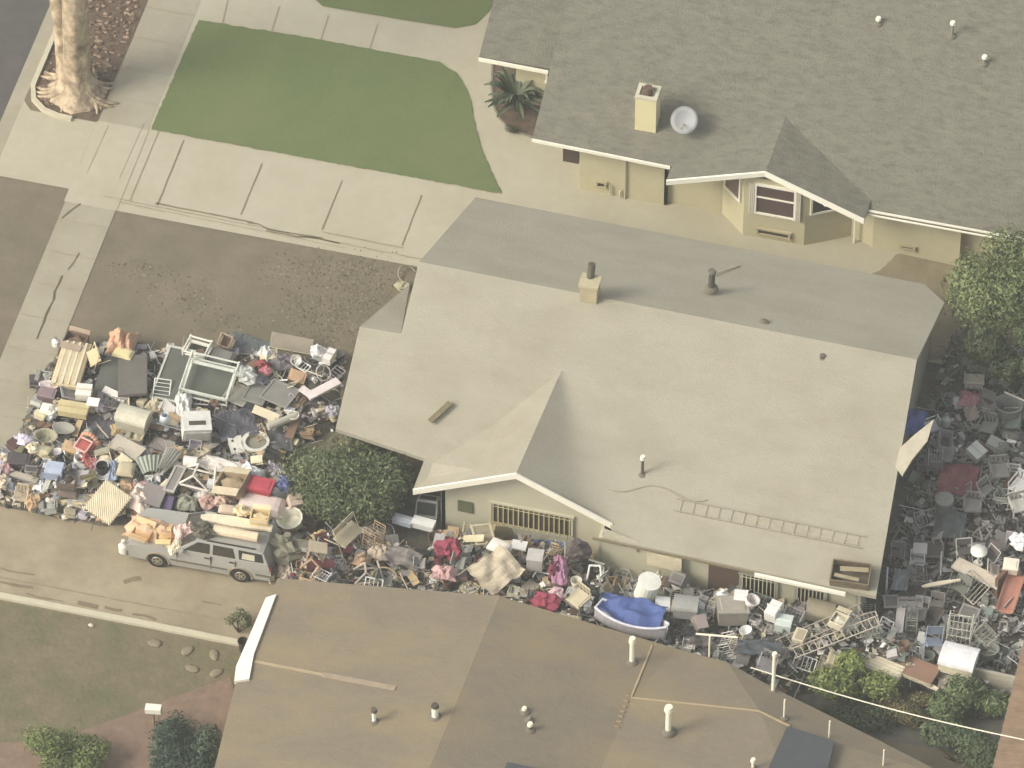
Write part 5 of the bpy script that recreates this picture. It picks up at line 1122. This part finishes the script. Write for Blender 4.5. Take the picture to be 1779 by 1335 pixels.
hero('jug', 214, 950, (.32, .3, .5), 0, [(236, 230, 214)], 'white plastic canister', 'at the nose of the parked wagon', 'canister', base=.1, lift=.3)
hero('cloth', 240, 862, (.7, .9, .4), 60, [(226, 208, 190)], 'off white crumpled sheet', 'left of the grey card panel', 'sheet', lift=.3)
hero('bag', 238, 886, (.4, .45, .4), 0, [(136, 104, 82)], 'round brown bag', 'left of the dark purple suitcase', 'bag', lift=.3)
hero('cloth', 325, 868, (.8, .6, .4), 0, [(154, 152, 134)], 'grey green cloth heap', 'below the white metal trestle', 'cloth', lift=.4)
hero('bag', 362, 872, (.55, .5, .4), 0, [(184, 152, 138)], 'dusty pink rubbish bag', 'right of the grey green cloth heap', 'bag', lift=.4)
hero('bag', 388, 872, (.5, .45, .4), 0, [(198, 172, 152)], 'pinkish beige bag', 'right of the dusty pink rubbish bag', 'bag', lift=.45)
# --- passage between the houses
long('fold', (585, 945, 618, 905), .8, .6, [(222, 206, 172), (196, 182, 150)], 'pale wooden deck chair', 'tipped over below the dark green bush', 'chair', tilt=(20, 10), lift=.35, name='deck_chair')
long('board', (574, 940, 598, 905), .18, .05, [(196, 178, 148), 'tan'], 'narrow tan plank', 'left of the wooden deck chair', 'plank', lift=.4)
hero('cloth', 643, 926, (.75, .9, .35), 60, [(182, 166, 150)], 'beige towel', 'right of the wooden deck chair', 'towel', lift=.4)
hero('cloth', 660, 953, (.7, .6, .3), 0, [(192, 174, 152)], 'tan cloth', 'just below the beige towel', 'cloth', lift=.35)
hero('wheel', 668, 925, (.7, .7, .05), 20, [(150, 152, 150), (190, 186, 176)], 'grey bicycle wheel', 'above the beige towel', 'wheel', tilt=(20, 0), lift=.45)
hero('tv', 743, 880, (.75, .55, .6), 4, [(186, 182, 174), (62, 64, 62)], 'pale grey television shell', 'with an open dark back in front of the gable', 'television', tilt=(-28, 0), lift=.35)
long('carton', (684, 900, 716, 909), .3, .2, [(190, 196, 202), (214, 216, 214)], 'blue white half of long carton', 'left of the bright white carton', 'box', lift=.75)
long('carton', (718, 906, 754, 915), .34, .24, [(248, 244, 234), 'white'], 'bright white long carton', 'below the television shell', 'box', lift=.75)
hero('bag', 781, 953, (.8, .75, .6), 0, [(150, 68, 84)], 'crimson rubbish bag', 'in the middle of the passage', 'bag', lift=.35)
hero('cloth', 772, 990, (.75, .5, .35), 0, [(206, 168, 162)], 'pale pink cloth', 'below the crimson rubbish bag', 'cloth', lift=.25)
hero('tarp', 700, 968, (1.2, .7, .3), -8, [(128, 120, 112)], 'dull grey carpet', 'left of the crimson rubbish bag', 'carpet', lift=.25)
hero('ring', 668, 1003, (.9, .7, .08), 0, [(196, 176, 138)], 'cream hoop', 'close to the edge of the brown roof', 'hoop', tilt=(25, 0), lift=.2)
hero('truss', 640, 995, (.9, .6, .5), 20, [(188, 176, 160)], 'beige metal trestle', 'left of the cream hoop', 'trestle', lift=.2)
hero('table', 550, 958, (.6, .45, .4), 15, [(196, 178, 150), (170, 150, 120)], 'tan side table', 'right of the grey green sack', 'table', tilt=(0, 15), lift=.25)
hero('carton', 872, 914, (.65, .6, .45), 25, [(188, 172, 132), (176, 160, 122)], 'cream brown carton', 'directly below the barred gable window', 'box', tilt=(-10, 15), lift=.5)
long('roll', (833, 905, 858, 909), .2, .15, [(234, 224, 196)], 'short white roll', 'left of the carton at the gable window', 'roll', lift=.6)
hero('cushion', 869, 949, (.75, .5, .2), -15, [(232, 224, 212)], 'white pillow', 'below the cream brown carton', 'pillow', lift=.45)
hero('board', 902, 947, (.5, .35, .05), 0, [(222, 220, 216), 'white'], 'white sheet board', 'right of the white pillow', 'board', lift=.5)
hero('tarp', 945, 940, (1.3, .7, .4), -28, [(92, 108, 148)], 'steel blue tarpaulin', 'below the right half of the gable window', 'tarpaulin', lift=.4)
hero('tarp', 862, 990, (1.25, 1.4, .5), -35, [(196, 182, 156)], 'large pale beige sheet', 'draped near the brown roof edge', 'sheet', tilt=(10, 10), lift=.35)
hero('carton', 930, 973, (.5, .5, .5), 6, [(192, 188, 180), (204, 196, 188)], 'pale grey box with lid', 'right of the large beige sheet', 'box', lift=.5)
hero('cloth', 974, 985, (.5, 1.1, .35), 10, [(176, 128, 150)], 'mauve pink blanket', 'right of the pale grey box', 'blanket', lift=.4)
hero('bag', 962, 990, (.35, .5, .35), 0, [(122, 62, 74)], 'dark maroon bag', 'on the left side of the mauve blanket', 'bag', lift=.4)
hero('bag', 945, 1044, (.95, .6, .4), 0, [(176, 82, 100)], 'rose red bag', 'at the edge of the brown roof', 'bag', lift=.25)
hero('bag', 968, 1032, (.5, .5, .35), 0, [(222, 188, 190)], 'pale pink bag', 'right of the rose red bag', 'bag', lift=.35)
hero('chair', 1005, 1040, (.6, .6, .75), -32, [(206, 194, 162)], 'cream plastic armchair', 'left of the small boat', 'chair', tilt=(14, 0), lift=.2)
hero('bin', 1001, 1016, (.35, .35, .45), 0, [(230, 226, 208)], 'tall white pail', 'above the cream plastic armchair', 'pail', lift=.3)
hero('cloth', 990, 1075, (.6, .4, .2), 0, [(206, 192, 162)], 'cream rag', 'on the brown roof edge below the armchair', 'rag', base=2.0, lift=.1)
hero('bag', 1005, 955, (.7, .7, .5), 0, [(96, 84, 80)], 'dark brown rubbish bag', 'at the right end of the gable wall', 'bag', lift=.4)
hero('cloth', 1000, 925, (.6, .7, .4), 30, [(202, 194, 178)], 'greyish white cloth', 'above the dark brown rubbish bag', 'cloth', lift=.4)
# --- side yard
hero('tote', 1076, 982, (.65, .55, .5), 8, [(226, 216, 192), (232, 222, 200)], 'cream tote with lid', 'below the eave left of the cream panel', 'tote', lift=.35)
long('board', (1126, 968, 1183, 982), .06, .6, [(236, 222, 176), 'cream'], 'bright cream panel', 'standing upright under the eave', 'panel', base=1.6, lift=0)
hero('drum', 1124, 1023, (.72, .72, .75), 0, [(236, 232, 208), (242, 238, 220)], 'fat white drum', 'above the small boat', 'drum', tilt=(0, 12), lift=.25)
hero('bag', 1140, 1028, (.35, .4, .5), 0, [(216, 206, 166)], 'cream slim bag', 'right of the fat white drum', 'bag', lift=.3)
hero('case', 1187, 990, (.4, .4, .4), 0, [(150, 92, 66), 'brown'], 'rusty orange case', 'right of the bright cream panel', 'case', lift=.4)
hero('hull', 1096, 1088, (2.35, 1.05, .55), -9, [(206, 198, 198), (244, 238, 244)], 'small white boat', 'filled with a blue tarpaulin beside the brown roof', 'boat', tilt=(-22, 0), lift=.55, base=.85)
hero('tarp', 1098, 1060, (2.1, 1.05, .5), -6, [(86, 104, 156)], 'bright blue tarpaulin', 'heaped in the small white boat', 'tarpaulin', lift=.8, base=.9)
hero('tarp', 1060, 1040, (.7, .4, .3), -6, [(80, 98, 120)], 'teal blue sheet', 'above the left end of the bright blue tarpaulin', 'sheet', lift=.7, base=.9)
hero('chest', 1192, 1052, (.8, .75, .55), 6, [(140, 138, 130), (158, 156, 148)], 'round topped grey bin', 'right of the small boat', 'bin', tilt=(-10, 0), lift=.3)
hero('tote', 1271, 1062, (1.0, .85, .6), 20, [(156, 148, 132), (168, 160, 144)], 'big beige grey tote', 'in the middle of the side yard', 'tote', tilt=(-8, 6), lift=.3)
hero('carton', 1287, 1040, (.42, .42, .35), 8, [(238, 230, 222), 'white'], 'left small white carton', 'on top of the big beige grey tote', 'box', lift=.6)
hero('bin', 1305, 1047, (.45, .45, .35), 8, [(230, 222, 214)], 'white round pot', 'right of the small cartons on the beige tote', 'pot', tilt=(0, 20), lift=.6)
hero('jug', 1255, 1033, (.36, .3, .3), 20, [(236, 238, 234)], 'stubby white jug', 'left of the small white carton', 'jug', lift=.5)
hero('cloth', 1291, 1017, (.45, .4, .3), 0, [(240, 236, 232)], 'small bright white rag', 'under the barred window at the eave', 'rag', lift=.5)
hero('tarp', 1252, 1010, (.85, .55, .3), -5, [(136, 146, 138)], 'grey green sheet', 'left of the small bright white rag', 'sheet', lift=.35)
hero('tarp', 1225, 1020, (.7, 1.2, .25), 5, [(86, 90, 92)], 'dark slate sheet', 'below the house door', 'sheet', lift=.25)
hero('books', 1216, 1081, (.4, .5, .3), 40, [(166, 150, 142)], 'leaning stack of magazines', 'right below the round topped grey bin', 'magazines', tilt=(25, 0), lift=.3)
hero('cooler', 1344, 1062, (.4, .6, .45), -14, [(226, 222, 210), (236, 232, 222)], 'slim white cool box', 'right of the big beige grey tote', 'cool box', lift=.35)
hero('carton', 1362, 1084, (.5, .5, .35), 0, [(206, 214, 202), (226, 234, 222)], 'mint white box', 'below the slim white cool box', 'box', lift=.35)
hero('rack', 1444, 1040, (.75, .5, .7), 0, [(186, 172, 140)], 'cream shelf unit', 'under the right end of the gutter', 'shelf', lift=.2)
hero('chest', 1425, 1060, (.9, .7, .5), 6, [(146, 138, 116), (160, 150, 126)], 'dull tan trunk', 'left of the cream shelf unit', 'trunk', tilt=(0, 10), lift=.2)
hero('board', 1484, 1042, (.75, .4, .05), 20, [(166, 160, 142), 'grey'], 'grey beige board', 'below the crate on the roof corner', 'board', lift=.5)
long('pole', (1378, 1047, 1438, 1038), .05, .02, [(206, 190, 156)], 'thin pale rod', 'running under the gutter', 'rod', lift=.9)
def hladder(e, W, n, short, where, mat, lift, z=1.55):
    x, y, L, yaw = ends(*e); p = G(x, y, z+lift); HERO.append((x, y, 40, short))
    return ladder('ladder', L, W, n, .022, mat, short+' '+where, p, (R(6), R(-3), R(yaw)))
hladder((1378, 1132, 1528, 1082), .36, 13, 'long aluminium ladder', 'lying across the side yard, nearer the brown roof', mcol((206, 192, 172)), .15)
hladder((1355, 1116, 1500, 1062), .42, 12, 'dull metal ladder', 'lying just above the long aluminium ladder', mcol((176, 164, 148)), .2)
hero('grid', 1505, 1085, (.85, .75, .1), 30, [(206, 196, 178)], 'pale wire fence piece', 'at the right end of the two ladders', 'grille', tilt=(18, 0), lift=.35)
hero('rack', 1500, 1062, (.75, .4, .3), 10, [(206, 196, 178)], 'low white wire rack', 'above the wire fence piece', 'rack', lift=.35)
hero('box', 1458, 1080, (.5, .5, .3), -15, [(214, 206, 182), 'cream'], 'small cream open box', 'above the right half of the ladders', 'box', lift=.35)
hero('board', 1541, 1008, (.05, .6, .6), 10, [(220, 214, 220), 'white'], 'upright white board', 'at the lower right corner of the tan roof', 'board', lift=.3)
hero('tarp', 1565, 1007, (.5, .9, .2), 5, [(146, 152, 152)], 'grey blue sheet', 'right of the upright white board', 'sheet', lift=.3)
hero('tarp', 1320, 1125, (1.4, .6, .25), 10, [(84, 88, 90)], 'slate sheet', 'near the tall vent pipe left of the ladders', 'sheet', lift=.2)
hero('tarp', 1215, 1110, (.9, .5, .3), 5, [(104, 96, 92)], 'brown grey sheet', 'behind the T shaped mast', 'sheet', lift=.3)
# --- back yard
hero('round', 1700, 969, (.55, .55, .6), 0, [(240, 236, 222), 'white'], 'round white table', 'in the back yard among wire chairs', 'table', lift=.3)
long('board', (1662, 978, 1736, 1014), .45, .08, [(214, 200, 178), (226, 214, 194)], 'long cream bench top', 'just below the round white table', 'bench', lift=.6)
hero('fold', 1675, 955, (.5, .5, .7), 20, [(208, 204, 196), (90, 86, 82)], 'white framed folding chair', 'left of the round white table', 'chair', lift=.25)
hero('fold', 1722, 968, (.5, .5, .65), -40, [(206, 202, 192), (96, 90, 86)], 'pale framed folding chair', 'right of the round white table', 'chair', lift=.25)
hero('fold', 1725, 992, (.5, .5, .6), 100, [(214, 208, 196), (150, 140, 126)], 'cream folding chair', 'at the right end of the cream bench top', 'chair', lift=.35)
hero('grid', 1688, 1020, (.95, .75, .1), -38, [(196, 186, 166)], 'slatted cream gate', 'leaning below the cream bench top', 'gate', tilt=(30, 0), lift=.4)
hero('grid', 1722, 1012, (1.0, .5, .1), -38, [(160, 148, 130)], 'brown slatted gate', 'under the right end of the bench top', 'gate', tilt=(30, 0), lift=.3)
hero('tote', 1756, 985, (.5, .5, .3), 5, [(228, 216, 190), (238, 228, 204)], 'cream topped cabinet', 'right of the long cream bench top', 'cabinet', lift=.8)
hero('board', 1740, 1012, (.6, .1, .9), 65, [(124, 92, 74), 'brown'], 'brown upright panel', 'below the cream topped cabinet', 'panel', lift=.2)
long('slide', (1744, 1058, 1768, 1005), .6, .3, [(166, 116, 98)], 'terracotta toy slide', 'at the right picture edge', 'slide', lift=.5)
hero('bag', 1775, 941, (.75, .6, .5), 0, [(232, 230, 226)], 'white bag', 'at the right picture edge above the cabinet', 'bag', lift=.6)
hero('rack', 1668, 1094, (.75, .6, 1.0), 2, [(208, 204, 184)], 'three tier white rack', 'in the lower part of the back yard', 'rack', lift=.15)
hero('rack', 1712, 1105, (.6, .5, .7), -30, [(170, 166, 150)], 'leaning grey rack', 'right of the three tier white rack', 'rack', tilt=(20, 20), lift=.2)
hero('fold', 1621, 1113, (.6, .6, .85), 30, [(162, 170, 186), (140, 148, 162)], 'pale blue folding chair', 'left of the white rack', 'chair', tilt=(0, 20), lift=.2)
hero('chest', 1666, 1144, (1.15, 1.0, .6), -4, [(226, 216, 184), (236, 232, 226)], 'big glossy white chest', 'at the bottom of the back yard heap', 'chest', lift=.25)
long('plank', (1602, 1019, 1668, 1008), .16, .05, [(226, 212, 182)], 'narrow pale plank', 'left of the slatted cream gate', 'plank', lift=.6)
hero('bin', 1716, 1133, (.7, .6, .4), 10, [(142, 144, 132)], 'cloudy grey tub', 'right of the big glossy white chest', 'tub', lift=.2)
hero('tarp', 1745, 1140, (.6, .7, .3), 0, [(104, 104, 100)], 'dark grey cover', 'right of the cloudy grey tub', 'cover', lift=.15)
long('mattress', (1503, 1146, 1566, 1172), .65, .22, [(220, 208, 178), (232, 222, 194)], 'cream white mattress', 'between the yellow green shrub and the brown board', 'mattress', lift=.2, base=.5)
long('board', (1562, 1152, 1624, 1176), .8, .12, [(150, 118, 98), (206, 192, 160)], 'brown board', 'right of the cream white mattress', 'board', lift=.25, base=.5)
long('plank', (1592, 1178, 1628, 1198), .2, .06, [(232, 222, 190)], 'pointed cream offcut', 'below the brown board', 'offcut', lift=.2, base=.5)
hero('tarp', 1664, 1190, (1.25, .75, .15), 0, [(176, 164, 150)], 'pale grey sheet', 'below the big glossy white chest', 'sheet', lift=.15, base=.4)
hero('fold', 1581, 1051, (.8, .6, .4), 15, [(190, 180, 172), (170, 162, 154)], 'flat lying pale chair', 'right of the wire rack', 'chair', tilt=(30, 0), lift=.2)
hero('basin', 1480, 1120, (.7, .4, .15), 0, [(196, 204, 192)], 'mint grey basin', 'below the right end of the ladders', 'basin', lift=.1, base=.5)
hero('cloth', 1412, 1152, (.3, .5, .2), 20, [(206, 190, 186)], 'pinkish white rag', 'below the left end of the long ladder', 'rag', base=.4, lift=.1)
hero('pole', 1635, 980, (1.0, .05, .03), 100, ['pale grey'], 'thin pale post', 'left of the white framed folding chair', 'post', lift=.5)
hero('chair', 1692, 662, (.6, .5, .75), 190, [(178, 172, 156)], 'pale grey armchair', 'in the shade below the leafy tree', 'chair', tilt=(-15, 0), lift=.3)
hero('cloth', 1684, 688, (.6, .6, .35), 0, [(184, 130, 132)], 'dusky rose cloth', 'below the pale grey armchair', 'cloth', lift=.35)
hero('cloth', 1688, 712, (.5, .6, .3), 30, [(176, 160, 146)], 'pale taupe cloth', 'under the dusky rose cloth', 'cloth', lift=.3)
hero('jug', 1643, 730, (.32, .32, .5), 0, [(186, 188, 178), 'grey'], 'light grey canister', 'right of the patio panel top', 'canister', lift=.3)
hero('crate', 1641, 768, (.45, .75, .4), 10, [(172, 166, 166), 'dark grey'], 'narrow lilac grey crate', 'between the patio panel and the heap', 'crate', tilt=(0, 15), lift=.3)
hero('tarp', 1587, 733, (.7, 1.1, .3), 0, [(92, 108, 160)], 'blue tarpaulin', 'hanging by the right edge of the tan roof', 'tarpaulin', lift=1.2, base=.5)
hero('tarp', 1665, 835, (1.3, 1.4, .45), 10, [(140, 88, 86)], 'dull red tarpaulin', 'spread in the middle of the back yard', 'tarpaulin', lift=.3)
hero('carton', 1696, 786, (.5, .45, .4), -30, [(196, 198, 186), 'pale grey'], 'pale grey carton', 'above the dull red tarpaulin', 'box', tilt=(10, 15), lift=.3)
hero('bin', 1751, 712, (.95, .8, .6), 0, [(132, 132, 126)], 'big grey round tub', 'beside the narrow tree at the right edge', 'tub', lift=.3)
long('pole', (1746, 682, 1790, 702), .05, .03, [(196, 192, 176)], 'pale rail', 'above the big grey round tub', 'rail', lift=1.0)
hero('chair', 1736, 818, (.6, .6, .7), 20, [(140, 138, 128)], 'grey armchair', 'right of the dull red tarpaulin', 'chair', lift=.3)
hero('fold', 1711, 850, (.5, .5, .7), 60, [(168, 166, 156), (120, 120, 114)], 'grey folding chair', 'below right of the dull red tarpaulin', 'chair', lift=.3)
hero('chair', 1773, 845, (.6, .6, .7), -20, [(206, 202, 196)], 'light grey armchair', 'touching the right picture edge, upper of two', 'chair', lift=.4)
hero('chair', 1770, 878, (.55, .55, .6), 30, [(196, 190, 178)], 'off white armchair', 'touching the right picture edge, lower of two', 'chair', lift=.4)
hero('drum', 1640, 880, (.6, .6, .7), 0, [(112, 114, 108), 'grey'], 'dark grey drum', 'left below the dull red tarpaulin', 'drum', lift=.2)
hero('tarp', 1650, 912, (1.0, 1.2, .3), 5, [(98, 102, 98)], 'dark green grey cover', 'above the white folding chairs', 'cover', lift=.25)
hero('rack', 1625, 800, (.45, .5, .6), 10, [(178, 176, 174)], 'small pale rack', 'left of the dull red tarpaulin', 'rack', lift=.3)
hero('table', 1598, 962, (.45, .45, .5), 10, [(196, 188, 180), 'grey'], 'small pale table', 'beside the right roof edge', 'table', lift=.3)
hero('grid', 1610, 900, (.8, .5, .1), 40, [(168, 164, 156)], 'bent wire grille', 'between the roof edge and the dark drum', 'grille', tilt=(35, 10), lift=.4)
hero('fold', 1560, 960, (.45, .45, .7), 10, [(170, 160, 156), (120, 110, 108)], 'mauve grey folding chair', 'tight against the right roof edge', 'chair', lift=.3)
# low wall and fence closing the yard
b = MB(); A_, C_ = G(1640, 1176, .55), G(1764, 1193, .55)
long('board', (1672, 1172, 1764, 1192), .08, .9, [(176, 168, 148), (206, 198, 176)], 'low pale wall panel', 'closing the yard below the white chest', 'wall', base=0, lift=0, name='garden_wall')
hero('board', 128, 1050, (.3, .2, .02), 0, ['grey'], 'flattened grey carton', 'lying on the driveway by the kerb', 'carton', base=.02, lift=.02) if False else None
# mailbox-like white lamp by the brick path, pot on the strip, bicycle against the house corner
pb = G(268, 1262, 0); lb = empty('letter_box', (pb.x, pb.y, 0), 'white letter box on a thin post beside the brick path', 'letter box', rz=R(8))
b = MB(); b.cyl((0, 0, 0), (0, 0, .75), .035, n=8); b.build('post', M((150, 140, 110)), lb)
b = MB(); b.box((0, 0, .85), (.5, .26, .2)); b.build('box_body', m_white, lb); b = MB(); b.box((.253, 0, .84), (.012, .2, .16)); b.build('door', M((200, 192, 170)), lb)
hero('bin', 422, 1122, (.32, .32, .5), 0, [(60, 54, 46)], 'dark pot', 'beside the white barge board', 'pot', base=0, lift=0, name='plant_pot')
hero('ring', 708, 478, (.75, .75, .07), 70, [(148, 140, 118)], 'coiled garden hose', 'at the far left corner of the tan roof', 'hose', base=0, lift=0, tilt=(30, 0), name='garden_hose')
hero('bag', 700, 497, (.5, .4, .25), 0, [(176, 168, 140)], 'pale sack', 'beside the coiled garden hose', 'sack', base=0, lift=0, name='sack')

# ------------------------------------------------------------------ the many smaller things: every one an object of its own
KW = {'box': 'open box', 'carton': 'carton', 'tote': 'tote', 'bin': 'plastic tub', 'bucket': 'bucket', 'bag': 'rubbish bag', 'cloth': 'cloth', 'cushion': 'cushion', 'board': 'board', 'crate': 'slatted crate', 'fold': 'folding chair', 'chair': 'plastic chair',
 'rack': 'wire rack', 'grid': 'wire grille', 'tv': 'television', 'case': 'case', 'basin': 'basin', 'ring': 'hoop', 'roll': 'roll', 'pole': 'pole', 'jug': 'jug', 'books': 'paper stack', 'frame': 'window frame', 'table': 'side table', 'fan': 'folded sheet', 'lamp': 'lamp', 'truss': 'trestle'}
DM = {'box': (.42, .32, .22), 'carton': (.42, .32, .24), 'tote': (.48, .36, .26), 'bin': (.4, .4, .28), 'bucket': (.28, .28, .26), 'bag': (.48, .4, .32), 'cloth': (.6, .45, .24), 'cushion': (.48, .42, .14), 'board': (.75, .22, .03), 'crate': (.45, .32, .25), 'fold': (.45, .45, .65),
 'chair': (.45, .42, .6), 'rack': (.5, .35, .6), 'grid': (.7, .45, .04), 'tv': (.45, .35, .35), 'case': (.55, .38, .16), 'basin': (.48, .4, .13), 'ring': (.45, .45, .04), 'roll': (.6, .2, .16), 'pole': (1.1, .05, .018), 'jug': (.22, .2, .3), 'books': (.3, .24, .18), 'frame': (.7, .5, .04), 'table': (.5, .4, .4), 'fan': (.6, .5, .25), 'lamp': (.3, .3, .5), 'truss': (.6, .4, .4)}
ZK = {'A1': ['box', 'bag', 'cloth', 'board', 'pole', 'carton', 'case', 'bucket', 'frame', 'grid', 'tote', 'basin', 'ring'],
 'A2': ['box', 'box', 'bag', 'bag', 'cloth', 'cloth', 'carton', 'tote', 'cushion', 'jug', 'books', 'basin', 'case', 'bucket', 'board', 'roll', 'crate', 'bin'],
 'C': ['cloth', 'cloth', 'bag', 'board', 'pole', 'pole', 'box', 'carton', 'fold', 'crate', 'truss', 'jug', 'books', 'frame', 'bucket', 'grid', 'case', 'rack'],
 'D': ['tote', 'carton', 'box', 'pole', 'pole', 'fold', 'bin', 'bucket', 'crate', 'rack', 'grid', 'cloth', 'bag', 'tv', 'basin', 'board', 'chair', 'table'],
 'E': ['fold', 'fold', 'pole', 'pole', 'chair', 'rack', 'grid', 'cloth', 'bag', 'tote', 'bin', 'table', 'crate', 'board', 'truss', 'case', 'ring', 'frame']}
rnd = random.Random(77); seen = {}; spots = []; used = set()
def describe(col, kind, px, py):
    near = sorted((math.hypot(h[0]-px, h[1]-py), i) for i, h in enumerate(HERO[:NH]) if h[3])[:7]
    base = col+' '+KW[kind]
    def rel(h):
        dx, dy = px-h[0], py-h[1]
        return ('right of' if dx > 0 else 'left of') if abs(dx) > abs(dy) else ('below' if dy > 0 else 'above')
    near = [HERO[i] for _, i in near]
    for h in near[:3]:
        t = '%s %s the %s' % (base, rel(h), h[3])
        if t not in used and len(t.split()) <= 16: used.add(t); return t
    for a in range(5):
        for c in range(a+1, 7):
            t = '%s %s the %s and %s the %s' % (base, rel(near[a]), near[a][3], rel(near[c]), near[c][3])
            if t not in used and len(t.split()) <= 16: used.add(t); return t
    return t
NH = len(HERO)
for zone, n in (('A1', 84), ('A2', 135), ('C', 120), ('D', 125), ('E', 170)):
    poly, H = WZ[zone]; xs = [p[0] for p in poly]; ys = [p[1] for p in poly]; k = 0; tries = 0; mind = .33
    while k < n and tries < 9000:
        tries += 1
        if tries % 1500 == 0: mind *= .85
        x, y = rnd.uniform(min(xs), max(xs)), rnd.uniform(min(ys), max(ys)); h = hz_(x, y, zone)
        if h < .12 or any((x-a)**2+(y-c)**2 < mind*mind for a, c in spots): continue
        if -10.4 < x < -5.0 and y < -8.55 and zone in ('A1', 'A2'): continue
        if y > -7.35 and zone == 'C': continue
        px, py = P2((x, y, h+.12))
        if not (-20 < px < PW+20 and py < PH+10): continue
        if zone == 'C' and py > 1000+max(0, px-860)*.18+25: continue
        if any(math.hypot(px-q[0], (py-q[1])*1.2) < q[2]*.88 for q in HERO[:NH]): continue
        kind = rnd.choice(ZK[zone]); col = rnd.choice(ZP[zone]); d = DM[kind]; sc_ = rnd.choice((.65, .8, 1.0, 1.2)); d = tuple(round(v*sc_, 3) for v in d)
        if kind in ('pole', 'fold', 'rack', 'grid', 'truss', 'ring') and col in ('black', 'brown', 'dark grey', 'maroon', 'mauve'): col = rnd.choice(('white', 'pale grey', 'pale grey', 'cream') if zone != 'E' else ('grey', 'grey', 'pale grey'))
        if kind in ('cloth', 'bag') and zone == 'E' and rnd.random() < .5: col = 'dark grey'
        spots.append((x, y)); k += 1
        c0 = PAL[col]; j = rnd.uniform(.93, 1.05)*(1.02 if zone == 'E' else 1); c1_ = tuple(min(245, int(v*j)) for v in c0); c1_ = tuple(v//6*6 for v in c1_)
        c2_ = tuple(int(v*.8)//6*6 for v in c1_) if kind in ('box', 'fold', 'frame', 'tv') else tuple(min(246, int(v*1.1))//6*6 for v in c1_)
        flat = kind in ('pole', 'board', 'grid', 'frame')
        m = Euler((R(rnd.gauss(0, 14 if not flat else 22)), R(rnd.gauss(0, 14)), rnd.choice((0, 1.57, rnd.random()*6.28))+rnd.gauss(0, .2)))
        place(kind, (x, y, h+rnd.uniform(.0, .14)-.04+(.2 if flat else 0)), d, rnd.randint(1, 3), m, [mcol(c1_), mcol(c2_), mcol(c1_)], describe(col, kind, px, py), KW[kind].split()[-1], group={'A1': 'smaller things dumped on the front yard heap', 'A2': 'smaller things dumped along the driveway heap', 'C': 'smaller things dumped in the passage by the gable', 'D': 'smaller things dumped in the side yard', 'E': 'smaller things dumped in the back yard'}[zone])
